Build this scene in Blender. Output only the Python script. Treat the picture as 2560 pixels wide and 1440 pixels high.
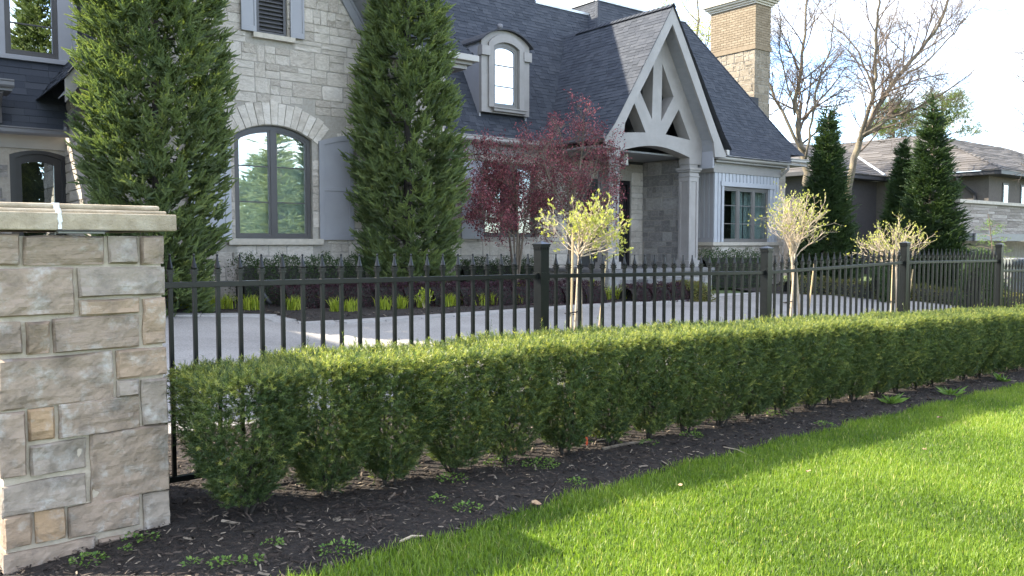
import bpy, bmesh, math, random
import numpy as np
from mathutils import Vector, Matrix, noise as mnoise

for _o in list(bpy.data.objects): bpy.data.objects.remove(_o)
SC = bpy.context.scene
COL = SC.collection
R = math.radians

# ------------------------------------------------------------------ camera
F, YH, CX, CY, EYE = 2065.0, 608.0, 1280.0, 720.0, 1.40
PITCH = math.atan((CY - YH) / F)
cam_d = bpy.data.cameras.new('camera'); cam = bpy.data.objects.new('camera', cam_d); COL.objects.link(cam)
cam.location = (0, 0, EYE); cam.rotation_euler = (math.pi / 2 - PITCH, 0, 0)
cam_d.sensor_width = 36.0; cam_d.sensor_fit = 'HORIZONTAL'; cam_d.lens = 36.0 * F / 2560.0
cam_d.clip_start = 0.05; cam_d.clip_end = 3000
SC.camera = cam
SC.render.resolution_x = 1024; SC.render.resolution_y = 576

# ------------------------------------------------------------------ light
SUN_EL = R(39.0); SUN_H = Vector((-0.985, 0.17, 0)).normalized()
SUN_DIR = Vector((SUN_H.x * math.cos(SUN_EL), SUN_H.y * math.cos(SUN_EL), math.sin(SUN_EL)))
sun_d = bpy.data.lights.new('sun', 'SUN'); sun = bpy.data.objects.new('sun', sun_d); COL.objects.link(sun)
sun_d.energy = 3.3; sun_d.angle = R(0.53); sun_d.color = (1.0, 0.90, 0.74)
sun.rotation_euler = (-SUN_DIR).to_track_quat('-Z', 'Y').to_euler()
sun.location = SUN_DIR * 60

world = bpy.data.worlds.new('World'); SC.world = world; world.use_nodes = True
wn, wl = world.node_tree.nodes, world.node_tree.links; wn.clear()
w_out = wn.new('ShaderNodeOutputWorld'); w_bg = wn.new('ShaderNodeBackground'); w_sky = wn.new('ShaderNodeTexSky')
w_sky.sky_type = 'NISHITA'; w_sky.sun_disc = False; w_sky.sun_elevation = SUN_EL
w_sky.sun_rotation = math.atan2(SUN_H.x, SUN_H.y); w_sky.altitude = 600; w_sky.air_density = 0.9; w_sky.dust_density = 0.15; w_sky.ozone_density = 3.6
w_tc = wn.new('ShaderNodeTexCoord'); w_sep = wn.new('ShaderNodeSeparateXYZ'); wl.new(w_tc.outputs['Generated'], w_sep.inputs[0])
w_add = wn.new('ShaderNodeMath'); w_add.operation = 'ADD'; w_add.inputs[1].default_value = 0.22; wl.new(w_sep.outputs['Z'], w_add.inputs[0])
w_mx = wn.new('ShaderNodeMath'); w_mx.operation = 'MAXIMUM'; w_mx.inputs[1].default_value = 0.05; wl.new(w_add.outputs[0], w_mx.inputs[0])
w_dx = wn.new('ShaderNodeMath'); w_dx.operation = 'DIVIDE'; wl.new(w_sep.outputs['X'], w_dx.inputs[0]); wl.new(w_mx.outputs[0], w_dx.inputs[1])
w_dy = wn.new('ShaderNodeMath'); w_dy.operation = 'DIVIDE'; wl.new(w_sep.outputs['Y'], w_dy.inputs[0]); wl.new(w_mx.outputs[0], w_dy.inputs[1])
w_cmb = wn.new('ShaderNodeCombineXYZ'); wl.new(w_dx.outputs[0], w_cmb.inputs[0]); wl.new(w_dy.outputs[0], w_cmb.inputs[1])
w_map = wn.new('ShaderNodeMapping'); w_map.inputs['Scale'].default_value = (1.25, 2.3, 1); w_map.inputs['Rotation'].default_value = (0, 0, 0.5); w_map.inputs['Location'].default_value = (3.1, 0.4, 0)
wl.new(w_cmb.outputs[0], w_map.inputs[0])
w_no = wn.new('ShaderNodeTexNoise'); w_no.inputs['Scale'].default_value = 1.15; w_no.inputs['Detail'].default_value = 7; w_no.inputs['Roughness'].default_value = 0.58; w_no.inputs['Distortion'].default_value = 0.35
wl.new(w_map.outputs[0], w_no.inputs['Vector'])
w_cr = wn.new('ShaderNodeValToRGB'); w_cr.color_ramp.elements[0].position = 0.38; w_cr.color_ramp.elements[1].position = 0.68
w_cr.color_ramp.elements[0].color = (0.06, 0.06, 0.06, 1); w_cr.color_ramp.elements[1].color = (0.9, 0.9, 0.9, 1)
wl.new(w_no.outputs['Fac'], w_cr.inputs[0])
w_mix = wn.new('ShaderNodeMix'); w_mix.data_type = 'RGBA'; wl.new(w_cr.outputs[0], w_mix.inputs['Factor']); wl.new(w_sky.outputs[0], w_mix.inputs['A'])
w_mix.inputs['B'].default_value = (4.0, 3.8, 3.5, 1)
w_bg.inputs['Strength'].default_value = 0.15
wl.new(w_mix.outputs['Result'], w_bg.inputs[0]); wl.new(w_bg.outputs[0], w_out.inputs[0])

SC.view_settings.view_transform = 'Standard'; SC.view_settings.look = 'None'; SC.view_settings.exposure = 2.5; SC.view_settings.gamma = 1.0
SC.view_settings.use_curve_mapping = False

# ------------------------------------------------------------------ pixel -> direction helpers (a pixel gives only a direction; planes give the distance)
def ray(px, py):
    x = (px - CX) / F; y = (CY - py) / F; c, s = math.cos(PITCH), math.sin(PITCH)
    return Vector((x, c + y * s, -s + y * c))
def proj(P):
    c, s = math.cos(PITCH), math.sin(PITCH); x, y, z = P[0], P[1], P[2] - EYE
    zc = y * c - z * s
    return CX + F * x / zc, CY - F * (y * s + z * c) / zc, zc
def hit(px, py, p0, n):
    d = ray(px, py); o = Vector((0, 0, EYE))
    return o + d * ((p0 - o).dot(n) / d.dot(n))
_thr = math.atan(2620 * math.cos(PITCH) / F)
HU = Vector((math.sin(_thr), math.cos(_thr), 0)); HV = Vector((-HU.y, HU.x, 0))
_d = ray(688, 597); HO = Vector((0, 0, EYE)) + _d * (15 / _d.y); HO.z = 0
def hw(px, py, b=0.0):
    P = hit(px, py, HO + HV * b, HV); r = P - HO; return r.dot(HU), P.z
def hs(px, py, a):
    P = hit(px, py, HO + HU * a, HU); r = P - HO; return r.dot(HV), P.z
def HW(a, b, z=0.0):
    p = HO + HU * a + HV * b; return Vector((p.x, p.y, z))
HROT = math.atan2(HU.y, HU.x)
_thf = math.atan(2434 * math.cos(PITCH) / F)
FU = Vector((math.sin(_thf), math.cos(_thf), 0)); FN = Vector((-FU.y, FU.x, 0))
_d = ray(424, 640); FO = Vector((0, 0, EYE)) + _d * (4.15 / _d.y); FO.z = 0
FROT = math.atan2(FU.y, FU.x)
def fw(px, py, d=0.0):
    P = hit(px, py, FO + FN * d, FN); r = P - FO; return r.dot(FU), P.z
def FW(t, d, z=0.0):
    p = FO + FU * t + FN * d; return Vector((p.x, p.y, z))
def td(x, y):
    r = Vector((x, y, 0)) - FO; return r.dot(FU), r.dot(FN)
def clampf(v, a, b): return max(a, min(b, v))
def Gtd(t, d):
    tt = clampf(t, -8, 26); dd = clampf(d, 0, 9)
    z = 0.10 - 0.033 * tt * (1 - 0.6 * dd / 9) + 0.035 * dd
    if d < -0.9: z -= 0.022 * min(-d - 0.9, 6)
    z -= 0.143 * clampf(-t, 0, 1.2) * clampf((0.8 - d) / 0.8, 0, 1)
    return z
def G(x, y):
    t, d = td(x, y); return Gtd(t, d)
def Gnp(x, y):
    rx = x - FO.x; ry = y - FO.y; t = rx * FU.x + ry * FU.y; d = rx * FN.x + ry * FN.y
    tt = np.clip(t, -8, 26); dd = np.clip(d, 0, 9)
    z = 0.10 - 0.033 * tt * (1 - 0.6 * dd / 9) + 0.035 * dd
    return z - 0.022 * np.clip(-d - 0.9, 0, 6) - 0.143 * np.clip(-t, 0, 1.2) * np.clip((0.8 - d) / 0.8, 0, 1)
def gp(px, py):
    z = 0.0
    for _ in range(12):
        P = hit(px, py, Vector((0, 0, z)), Vector((0, 0, 1))); z = G(P.x, P.y)
    return Vector((P.x, P.y, z))

# ------------------------------------------------------------------ object helpers
def tag(o, label=None, cat=None, group=None, kind=None):
    if label: o['label'] = label
    if cat: o['category'] = cat
    if group: o['group'] = group
    if kind: o['kind'] = kind
    return o
def empty(name, loc=(0, 0, 0), rz=0.0, parent=None):
    o = bpy.data.objects.new(name, None); COL.objects.link(o); o.location = loc; o.rotation_euler = (0, 0, rz); o.empty_display_size = 0.1
    if parent: o.parent = parent
    return o
def link(name, me, mat, parent=None):
    if mat is not None and not me.materials: me.materials.append(mat)
    o = bpy.data.objects.new(name, me); COL.objects.link(o)
    if parent: o.parent = parent
    return o
def npmesh(name, V, Fc, mat, parent=None, tint=None, smooth=False, obj=True):
    V = np.asarray(V, dtype=np.float32).reshape(-1, 3); Fc = np.asarray(Fc, dtype=np.int32); m, k = Fc.shape
    me = bpy.data.meshes.new(name); me.vertices.add(len(V)); me.vertices.foreach_set('co', V.ravel())
    me.loops.add(m * k); me.loops.foreach_set('vertex_index', Fc.ravel())
    me.polygons.add(m); me.polygons.foreach_set('loop_start', np.arange(m, dtype=np.int32) * k)
    if tint is not None:
        at = me.attributes.new('tint', 'FLOAT', 'POINT'); at.data.foreach_set('value', np.asarray(tint, dtype=np.float32).ravel())
    me.update(calc_edges=True)
    me.polygons.foreach_set('use_smooth', np.full(m, smooth)); 
    if mat is not None: me.materials.append(mat)
    if not obj: return me
    return link(name, me, None, parent)
class MB:
    def __init__(s): s.v = []; s.f = []
    def box(s, x0, x1, y0, y1, z0, z1):
        n = len(s.v); s.v += [(x0, y0, z0), (x1, y0, z0), (x1, y1, z0), (x0, y1, z0), (x0, y0, z1), (x1, y0, z1), (x1, y1, z1), (x0, y1, z1)]
        s.f += [tuple(n + i for i in q) for q in ((0, 3, 2, 1), (4, 5, 6, 7), (0, 1, 5, 4), (1, 2, 6, 5), (2, 3, 7, 6), (3, 0, 4, 7))]; return s
    def hexa(s, pts):
        n = len(s.v); s.v += [tuple(p) for p in pts]
        s.f += [tuple(n + i for i in q) for q in ((0, 3, 2, 1), (4, 5, 6, 7), (0, 1, 5, 4), (1, 2, 6, 5), (2, 3, 7, 6), (3, 0, 4, 7))]; return s
    def bar(s, p, q, w, h, up=(0, 0, 1)):
        p = Vector(p); q = Vector(q); d = (q - p).normalized(); up = Vector(up); x = d.cross(up)
        if x.length < 1e-4: x = d.cross(Vector((1, 0, 0)))
        x.normalize(); y = x.cross(d).normalized(); x *= w / 2; y *= h / 2
        return s.hexa([p - x - y, p + x - y, q + x - y, q - x - y, p - x + y, p + x + y, q + x + y, q - x + y])
    def tube(s, pts, rad, sides=6, cap=True):
        pts = [Vector(p) for p in pts]; k = len(pts); n0 = len(s.v)
        ref = None
        for i, p in enumerate(pts):
            d = (pts[min(i + 1, k - 1)] - pts[max(i - 1, 0)])
            if d.length < 1e-7: d = Vector((0, 0, 1))
            d.normalize()
            if ref is None: ref = d.orthogonal().normalized()
            ref = (ref - d * ref.dot(d))
            if ref.length < 1e-5: ref = d.orthogonal()
            ref.normalize(); w = d.cross(ref); r = rad[i] if hasattr(rad, '__len__') else rad
            for j in range(sides):
                a = 2 * math.pi * j / sides; s.v.append(tuple(p + ref * (r * math.cos(a)) + w * (r * math.sin(a))))
        for i in range(k - 1):
            for j in range(sides):
                a = n0 + i * sides + j; b = n0 + i * sides + (j + 1) % sides; s.f.append((a, b, b + sides, a + sides))
        if cap and sides >= 3:
            s.f.append(tuple(n0 + j for j in range(sides))[::-1]); s.f.append(tuple(n0 + (k - 1) * sides + j for j in range(sides)))
        return s
    def lathe(s, prof, sides=10, c=(0, 0)):
        return s.tube([(c[0], c[1], z) for r, z in prof], [max(r, 1e-4) for r, z in prof], sides)
    def quad(s, *p):
        n = len(s.v); s.v += [tuple(q) for q in p]; s.f.append(tuple(range(n, n + len(p)))); return s
    def mesh(s, name, smooth=False):
        me = bpy.data.meshes.new(name); me.from_pydata(s.v, [], s.f); me.update()
        if smooth: me.polygons.foreach_set('use_smooth', np.full(len(me.polygons), True))
        return me
    def build(s, name, mat, parent=None, smooth=False, bevel=0.0):
        o = link(name, s.mesh(name, smooth), mat, parent)
        if bevel:
            m = o.modifiers.new('bevel', 'BEVEL'); m.width = bevel; m.segments = 2; m.limit_method = 'ANGLE'; m.angle_limit = R(40)
        return o
def plate_mesh(outer, holes, b0, b1, axis='b'):
    """flat outline (x,z) with holes, extruded from b0 to b1 along the second axis"""
    cu = bpy.data.curves.new('outline', 'CURVE'); cu.dimensions = '2D'; cu.fill_mode = 'BOTH'; cu.extrude = abs(b1 - b0) / 2
    for loop in [outer] + list(holes):
        sp = cu.splines.new('POLY'); sp.points.add(len(loop) - 1); sp.use_cyclic_u = True
        for i, p in enumerate(loop): sp.points[i].co = (p[0], p[1], 0, 1)
    ob = bpy.data.objects.new('outline', cu); COL.objects.link(ob)
    dg = bpy.context.evaluated_depsgraph_get(); me = bpy.data.meshes.new_from_object(ob.evaluated_get(dg))
    bpy.data.objects.remove(ob); bpy.data.curves.remove(cu)
    n = len(me.vertices); co = np.zeros(n * 3, np.float32); me.vertices.foreach_get('co', co); co = co.reshape(-1, 3)
    mid = (b0 + b1) / 2
    new = np.stack([co[:, 0], mid - co[:, 2], co[:, 1]], 1) if axis == 'b' else np.stack([mid + co[:, 2], co[:, 0], co[:, 1]], 1)
    me.vertices.foreach_set('co', new.astype(np.float32).ravel()); me.update()
    bm = bmesh.new(); bm.from_mesh(me); bmesh.ops.remove_doubles(bm, verts=bm.verts, dist=1e-5); bmesh.ops.recalc_face_normals(bm, faces=bm.faces); bm.to_mesh(me); bm.free()
    me.polygons.foreach_set('use_smooth', np.full(len(me.polygons), False)); me.materials.clear()
    return me
def plate(name, outer, holes, b0, b1, mat, parent=None, axis='b', bevel=0.0):
    o = link(name, plate_mesh(outer, holes, b0, b1, axis), mat, parent)
    if bevel:
        m = o.modifiers.new('bevel', 'BEVEL'); m.width = bevel; m.segments = 2; m.limit_method = 'ANGLE'; m.angle_limit = R(50)
    return o
def rect(a0, a1, z0, z1): return [(a0, z0), (a1, z0), (a1, z1), (a0, z1)]
def arc(a0, a1, zs, rise, n=14):
    """points of a segmental arch from (a0,zs) over the crown to (a1,zs)"""
    w = (a1 - a0) / 2; c = (a0 + a1) / 2; rr = (w * w + rise * rise) / (2 * rise); cz = zs + rise - rr; th = math.asin(min(1, w / rr))
    return [(c + rr * math.sin(-th + 2 * th * i / n), cz + rr * math.cos(-th + 2 * th * i / n)) for i in range(n + 1)]

# ------------------------------------------------------------------ materials
def mat_base(name):
    m = bpy.data.materials.new(name); m.use_nodes = True; n = m.node_tree.nodes; n.clear()
    out = n.new('ShaderNodeOutputMaterial'); p = n.new('ShaderNodeBsdfPrincipled'); m.node_tree.links.new(p.outputs[0], out.inputs[0]); return m, n, m.node_tree.links, p, out
def ramp(n, stops):
    c = n.new('ShaderNodeValToRGB'); e = c.color_ramp.elements
    while len(e) < len(stops): e.new(0.5)
    for i, (pos, col) in enumerate(stops): e[i].position = pos; e[i].color = (*col, 1)
    return c
def simple(name, stops, scale=8.0, rough=0.6, bump=0.1, bscale=None, metallic=0.0, detail=6, stretch=None, spec=0.5, objrand=0.0, coat=0.0, dist=0.02, blotch=0.0, bl_scale=0.6):
    m, n, l, p, out = mat_base(name); tc = n.new('ShaderNodeTexCoord'); mp = n.new('ShaderNodeMapping'); l.new(tc.outputs['Object'], mp.inputs[0])
    if stretch: mp.inputs['Scale'].default_value = stretch
    oi = n.new('ShaderNodeObjectInfo')
    off = n.new('ShaderNodeVectorMath'); off.operation = 'ADD'; l.new(mp.outputs[0], off.inputs[0])
    sc = n.new('ShaderNodeMath'); sc.operation = 'MULTIPLY'; sc.inputs[1].default_value = 37.0; l.new(oi.outputs['Random'], sc.inputs[0]); l.new(sc.outputs[0], off.inputs[1])
    no = n.new('ShaderNodeTexNoise'); no.inputs['Scale'].default_value = scale; no.inputs['Detail'].default_value = detail; no.inputs['Roughness'].default_value = 0.62; l.new(off.outputs[0], no.inputs['Vector'])
    cr = ramp(n, stops); fac = no.outputs['Fac']
    if objrand:
        a = n.new('ShaderNodeMath'); a.operation = 'MULTIPLY_ADD'; a.inputs[1].default_value = objrand; l.new(oi.outputs['Random'], a.inputs[0])
        b = n.new('ShaderNodeMath'); b.operation = 'SUBTRACT'; b.inputs[1].default_value = objrand / 2; l.new(no.outputs['Fac'], b.inputs[0]); l.new(b.outputs[0], a.inputs[2]); fac = a.outputs[0]
    l.new(fac, cr.inputs[0]); l.new(cr.outputs[0], p.inputs['Base Color'])
    if blotch:
        nl_ = n.new('ShaderNodeTexNoise'); nl_.inputs['Scale'].default_value = bl_scale; nl_.inputs['Detail'].default_value = 7; nl_.inputs['Roughness'].default_value = 0.7; nl_.inputs['Distortion'].default_value = 0.6; l.new(off.outputs[0], nl_.inputs['Vector'])
        c3 = ramp(n, [(0.32, (1 - blotch,) * 3), (0.66, (1 + blotch * .6,) * 3)]); l.new(nl_.outputs['Fac'], c3.inputs[0]); mb_ = n.new('ShaderNodeMix'); mb_.data_type = 'RGBA'; mb_.blend_type = 'MULTIPLY'; mb_.inputs['Factor'].default_value = 1.0; l.new(cr.outputs[0], mb_.inputs['A']); l.new(c3.outputs[0], mb_.inputs['B']); l.new(mb_.outputs['Result'], p.inputs['Base Color'])
    p.inputs['Roughness'].default_value = rough; p.inputs['Metallic'].default_value = metallic; p.inputs['Specular IOR Level'].default_value = spec; p.inputs['Coat Weight'].default_value = coat
    if bump:
        nb = n.new('ShaderNodeTexNoise'); nb.inputs['Scale'].default_value = bscale or scale * 2; nb.inputs['Detail'].default_value = 8; nb.inputs['Roughness'].default_value = 0.65; l.new(off.outputs[0], nb.inputs['Vector'])
        bp = n.new('ShaderNodeBump'); bp.inputs['Strength'].default_value = bump; bp.inputs['Distance'].default_value = dist; l.new(nb.outputs['Fac'], bp.inputs['Height']); l.new(bp.outputs[0], p.inputs['Normal'])
    return m
def leafy(name, stops, transl=0.35, rough=0.5, spec=0.35, tcol=None):
    """foliage: colour runs along the ramp by each leaf's own 'tint' number"""
    m, n, l, p, out = mat_base(name); at = n.new('ShaderNodeAttribute'); at.attribute_name = 'tint'
    cr = ramp(n, stops); l.new(at.outputs['Fac'], cr.inputs[0]); l.new(cr.outputs[0], p.inputs['Base Color'])
    p.inputs['Roughness'].default_value = rough; p.inputs['Specular IOR Level'].default_value = spec
    tr = n.new('ShaderNodeBsdfTranslucent'); hs_ = n.new('ShaderNodeMix'); hs_.data_type = 'RGBA'; hs_.blend_type = 'MULTIPLY'; hs_.inputs['Factor'].default_value = 1.0
    l.new(cr.outputs[0], hs_.inputs['A']); hs_.inputs['B'].default_value = (*(tcol or (1.5, 1.6, 0.7)), 1); l.new(hs_.outputs['Result'], tr.inputs[0])
    mx = n.new('ShaderNodeMixShader'); mx.inputs[0].default_value = transl; l.new(p.outputs[0], mx.inputs[1]); l.new(tr.outputs[0], mx.inputs[2]); l.new(mx.outputs[0], out.inputs[0])
    return m
def glass(name, col, refl=0.5, rough=0.01):
    m, n, l, p, out = mat_base(name); n.remove(p)
    g = n.new('ShaderNodeBsdfGlossy'); g.inputs['Roughness'].default_value = rough; g.inputs['Color'].default_value = (0.92, 0.96, 0.97, 1)
    t = n.new('ShaderNodeBsdfTransparent'); t.inputs['Color'].default_value = (*col, 1)
    lw0 = n.new('ShaderNodeLayerWeight'); lw0.inputs['Blend'].default_value = 0.5; lw = n.new('ShaderNodeMath'); lw.operation = 'POWER'; lw.inputs[1].default_value = 3.5; l.new(lw0.outputs['Facing'], lw.inputs[0])
    mr = n.new('ShaderNodeMapRange'); mr.inputs['From Max'].default_value = 1.0; mr.inputs['To Min'].default_value = refl; mr.inputs['To Max'].default_value = 1.0; l.new(lw.outputs[0], mr.inputs[0])
    no = n.new('ShaderNodeTexNoise'); no.inputs['Scale'].default_value = 1.6; bp = n.new('ShaderNodeBump'); bp.inputs['Strength'].default_value = 0.05; bp.inputs['Distance'].default_value = 0.02; tc = n.new('ShaderNodeTexCoord'); l.new(tc.outputs['Object'], no.inputs['Vector']); l.new(no.outputs['Fac'], bp.inputs['Height']); l.new(bp.outputs[0], g.inputs['Normal'])
    mx = n.new('ShaderNodeMixShader'); l.new(mr.outputs[0], mx.inputs[0]); l.new(t.outputs[0], mx.inputs[1]); l.new(g.outputs[0], mx.inputs[2]); l.new(mx.outputs[0], out.inputs[0]); return m
def shingle_mat(name, stops):
    m, n, l, p, out = mat_base(name); at = n.new('ShaderNodeAttribute'); at.attribute_name = 'tint'; oi = n.new('ShaderNodeObjectInfo')
    a = n.new('ShaderNodeMath'); a.operation = 'ADD'; l.new(at.outputs['Fac'], a.inputs[0]); l.new(oi.outputs['Random'], a.inputs[1]); fr = n.new('ShaderNodeMath'); fr.operation = 'FRACT'; l.new(a.outputs[0], fr.inputs[0])
    cr = ramp(n, stops); l.new(fr.outputs[0], cr.inputs[0])
    tc = n.new('ShaderNodeTexCoord'); no = n.new('ShaderNodeTexNoise'); no.inputs['Scale'].default_value = 90; no.inputs['Detail'].default_value = 4; geo = n.new('ShaderNodeNewGeometry'); l.new(geo.outputs['Position'], no.inputs['Vector'])
    mx = n.new('ShaderNodeMix'); mx.data_type = 'RGBA'; mx.blend_type = 'MULTIPLY'; mx.inputs['Factor'].default_value = 0.35; l.new(cr.outputs[0], mx.inputs['A'])
    c2 = ramp(n, [(0.3, (0.55, 0.55, 0.57)), (0.7, (1.25, 1.22, 1.2))]); l.new(no.outputs['Fac'], c2.inputs[0]); l.new(c2.outputs[0], mx.inputs['B']); l.new(mx.outputs['Result'], p.inputs['Base Color'])
    p.inputs['Roughness'].default_value = 0.85; p.inputs['Specular IOR Level'].default_value = 0.3
    bp = n.new('ShaderNodeBump'); bp.inputs['Strength'].default_value = 0.5; bp.inputs['Distance'].default_value = 0.004; l.new(no.outputs['Fac'], bp.inputs['Height']); l.new(bp.outputs[0], p.inputs['Normal']); return m

M = {}
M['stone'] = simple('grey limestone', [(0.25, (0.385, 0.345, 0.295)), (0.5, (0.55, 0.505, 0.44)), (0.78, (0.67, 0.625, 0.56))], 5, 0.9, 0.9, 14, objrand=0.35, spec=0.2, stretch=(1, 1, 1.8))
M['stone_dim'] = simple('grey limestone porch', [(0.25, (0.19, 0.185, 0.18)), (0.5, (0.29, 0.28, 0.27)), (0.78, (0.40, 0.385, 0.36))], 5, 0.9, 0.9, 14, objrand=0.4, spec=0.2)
M['porch_stone'] = simple('grey porch slab', [(0.3, (0.13, 0.128, 0.125)), (0.7, (0.18, 0.176, 0.17))], 9, 0.85, 0.3, 50)
M['mortar'] = simple('mortar', [(0.3, (0.31, 0.29, 0.255)), (0.7, (0.41, 0.385, 0.34))], 20, 0.95, 0.4, 60, spec=0.1)
M['pier_mortar'] = simple('pier mortar', [(0.3, (0.40, 0.34, 0.265)), (0.7, (0.53, 0.465, 0.375))], 14, 0.95, 0.5, 70, spec=0.1)
M['cut_stone'] = simple('cut limestone', [(0.3, (0.40, 0.37, 0.31)), (0.7, (0.53, 0.49, 0.42))], 12, 0.85, 0.15, 60, spec=0.2)
M['cap_stone'] = simple('cast cap stone', [(0.25, (0.34, 0.275, 0.185)), (0.5, (0.45, 0.375, 0.27)), (0.75, (0.54, 0.475, 0.37))], 10, 0.85, 0.5, 90, spec=0.2, blotch=0.3, bl_scale=4)
M['trim'] = simple('grey trim paint', [(0.3, (0.235, 0.222, 0.208)), (0.7, (0.275, 0.26, 0.245))], 3, 0.5, 0.06, 60, blotch=0.12, bl_scale=1.5)
M['trim_warm'] = simple('taupe frieze paint', [(0.3, (0.26, 0.25, 0.235)), (0.7, (0.30, 0.29, 0.27))], 3, 0.5, 0.02, 60)
M['shutter'] = simple('blue grey shutter paint', [(0.3, (0.255, 0.26, 0.28)), (0.7, (0.285, 0.29, 0.31))], 3, 0.45, 0.02, 60)
M['shutter_pale'] = simple('pale shutter paint', [(0.3, (0.36, 0.38, 0.41)), (0.7, (0.42, 0.44, 0.47))], 3, 0.45, 0.02, 60)
M['soffit'] = simple('soffit board paint', [(0.3, (0.20, 0.205, 0.215)), (0.7, (0.235, 0.24, 0.25))], 4, 0.5, 0.02, 60)
M['gutter'] = simple('taupe gutter metal', [(0.3, (0.33, 0.31, 0.28)), (0.7, (0.37, 0.35, 0.32))], 3, 0.38, 0.01, 40, spec=0.6)
M['gutter_dark'] = simple('grey gutter metal', [(0.3, (0.13, 0.13, 0.14)), (0.7, (0.16, 0.16, 0.17))], 3, 0.4, 0.01, 40)
M['flash'] = simple('ridge flashing metal', [(0.3, (0.45, 0.47, 0.48)), (0.7, (0.55, 0.57, 0.58))], 6, 0.35, 0.02, 40, metallic=0.4)
M['win_frame'] = simple('bronze window frame', [(0.3, (0.055, 0.052, 0.052)), (0.7, (0.07, 0.067, 0.066))], 3, 0.4, 0.01, 40)
M['win_frame_pale'] = simple('taupe window frame', [(0.3, (0.14, 0.135, 0.125)), (0.7, (0.17, 0.165, 0.155))], 3, 0.4, 0.01, 40)
M['louver'] = simple('charcoal louvre paint', [(0.3, (0.06, 0.06, 0.065)), (0.7, (0.075, 0.075, 0.08))], 3, 0.5, 0.01, 40)
M['door'] = simple('black door paint', [(0.3, (0.012, 0.012, 0.014)), (0.7, (0.02, 0.02, 0.022))], 3, 0.35, 0.02, 40)
M['glass'] = glass('window glass', (0.92, 0.96, 0.94), 0.34)
M['glass_sky'] = glass('upper window glass', (0.7, 0.75, 0.75), 0.70)
M['glass_dark'] = glass('dark window glass', (0.93, 0.96, 0.95), 0.09)
M['room'] = simple('dim room', [(0.3, (0.03, 0.035, 0.038)), (0.7, (0.05, 0.055, 0.06))], 1, 0.9, 0)
M['curtain'] = simple('pale teal curtain', [(0.3, (0.22, 0.29, 0.29)), (0.7, (0.33, 0.41, 0.40))], 2, 0.9, 0.1, 8)
M['pane_backing'] = simple('pale green reflection sheet', [(0.3, (0.55, 0.64, 0.58)), (0.7, (0.74, 0.82, 0.76))], 2, 0.8, 0.05, 8)  # reflection of sunlit trees put into this pale green colour
M['shingle'] = shingle_mat('slate blue asphalt shingles', [(0.0, (0.030, 0.036, 0.047)), (0.5, (0.040, 0.047, 0.060)), (1.0, (0.053, 0.060, 0.073))])
M['shingle_nb'] = shingle_mat('brown grey asphalt shingles', [(0.0, (0.070, 0.064, 0.059)), (0.5, (0.095, 0.087, 0.080)), (1.0, (0.125, 0.116, 0.107))])
M['underlay'] = simple('roof underlay', [(0.3, (0.03, 0.033, 0.04)), (0.7, (0.05, 0.053, 0.06))], 6, 0.9, 0)
M['underlay_nb'] = simple('neighbour roof underlay', [(0.3, (0.08, 0.075, 0.07)), (0.7, (0.11, 0.10, 0.095))], 6, 0.9, 0)
M['brick'] = simple('buff brick', [(0.25, (0.185, 0.145, 0.098)), (0.75, (0.26, 0.21, 0.148))], 9, 0.85, 0.3, 60, objrand=0.4, spec=0.2)
M['brick_mortar'] = simple('brick mortar', [(0.3, (0.13, 0.10, 0.07)), (0.7, (0.18, 0.14, 0.10))], 20, 0.95, 0.2, 60)
M['chim_stone'] = simple('chimney limestone', [(0.25, (0.185, 0.155, 0.115)), (0.75, (0.31, 0.27, 0.21))], 5, 0.9, 0.8, 14, objrand=0.3, spec=0.2)
M['iron'] = simple('black powder coated iron', [(0.3, (0.004, 0.005, 0.005)), (0.7, (0.008, 0.009, 0.009))], 30, 0.28, 0.05, 200, spec=0.3, dist=0.002)
M['driveway'] = simple('exposed aggregate drive', [(0.28, (0.17, 0.16, 0.148)), (0.5, (0.285, 0.27, 0.248)), (0.75, (0.40, 0.38, 0.35))], 60, 0.9, 0.3, 120, detail=3, spec=0.2, dist=0.006, blotch=0.22, bl_scale=0.45)
M['paver'] = simple('pale concrete paver', [(0.3, (0.30, 0.285, 0.265)), (0.7, (0.375, 0.36, 0.335))], 12, 0.85, 0.15, 60, objrand=0.25)
M['mulch'] = simple('dark mulch soil', [(0.3, (0.012, 0.009, 0.007)), (0.55, (0.032, 0.024, 0.018)), (0.8, (0.08, 0.058, 0.041))], 40, 0.95, 1.0, 55, dist=0.03, blotch=0.4, bl_scale=1.2)
M['lawn_soil'] = simple('lawn thatch', [(0.3, (0.03, 0.05, 0.012)), (0.7, (0.07, 0.11, 0.022))], 30, 0.95, 0.6, 60)
M['ground'] = simple('far grass', [(0.3, (0.05, 0.08, 0.02)), (0.7, (0.09, 0.12, 0.035))], 2, 0.95, 0.3, 10)
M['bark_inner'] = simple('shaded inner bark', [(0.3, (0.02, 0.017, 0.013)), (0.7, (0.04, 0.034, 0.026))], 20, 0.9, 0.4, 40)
M['bark'] = simple('grey brown bark', [(0.3, (0.09, 0.07, 0.05)), (0.7, (0.19, 0.155, 0.115))], 20, 0.9, 0.6, 40, stretch=(1, 1, 0.2))
M['bark_lichen'] = simple('lichened bark', [(0.3, (0.07, 0.06, 0.045)), (0.5, (0.14, 0.118, 0.085)), (0.75, (0.23, 0.19, 0.11))], 5, 0.9, 0.6, 20, stretch=(1, 1, 0.35))
M['twig'] = simple('brown twig', [(0.3, (0.10, 0.075, 0.055)), (0.7, (0.17, 0.13, 0.10))], 8, 0.9, 0)
M['tan_branch'] = simple('tan young branch', [(0.3, (0.36, 0.28, 0.19)), (0.7, (0.52, 0.43, 0.31))], 18, 0.8, 0.3, 50)
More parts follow.
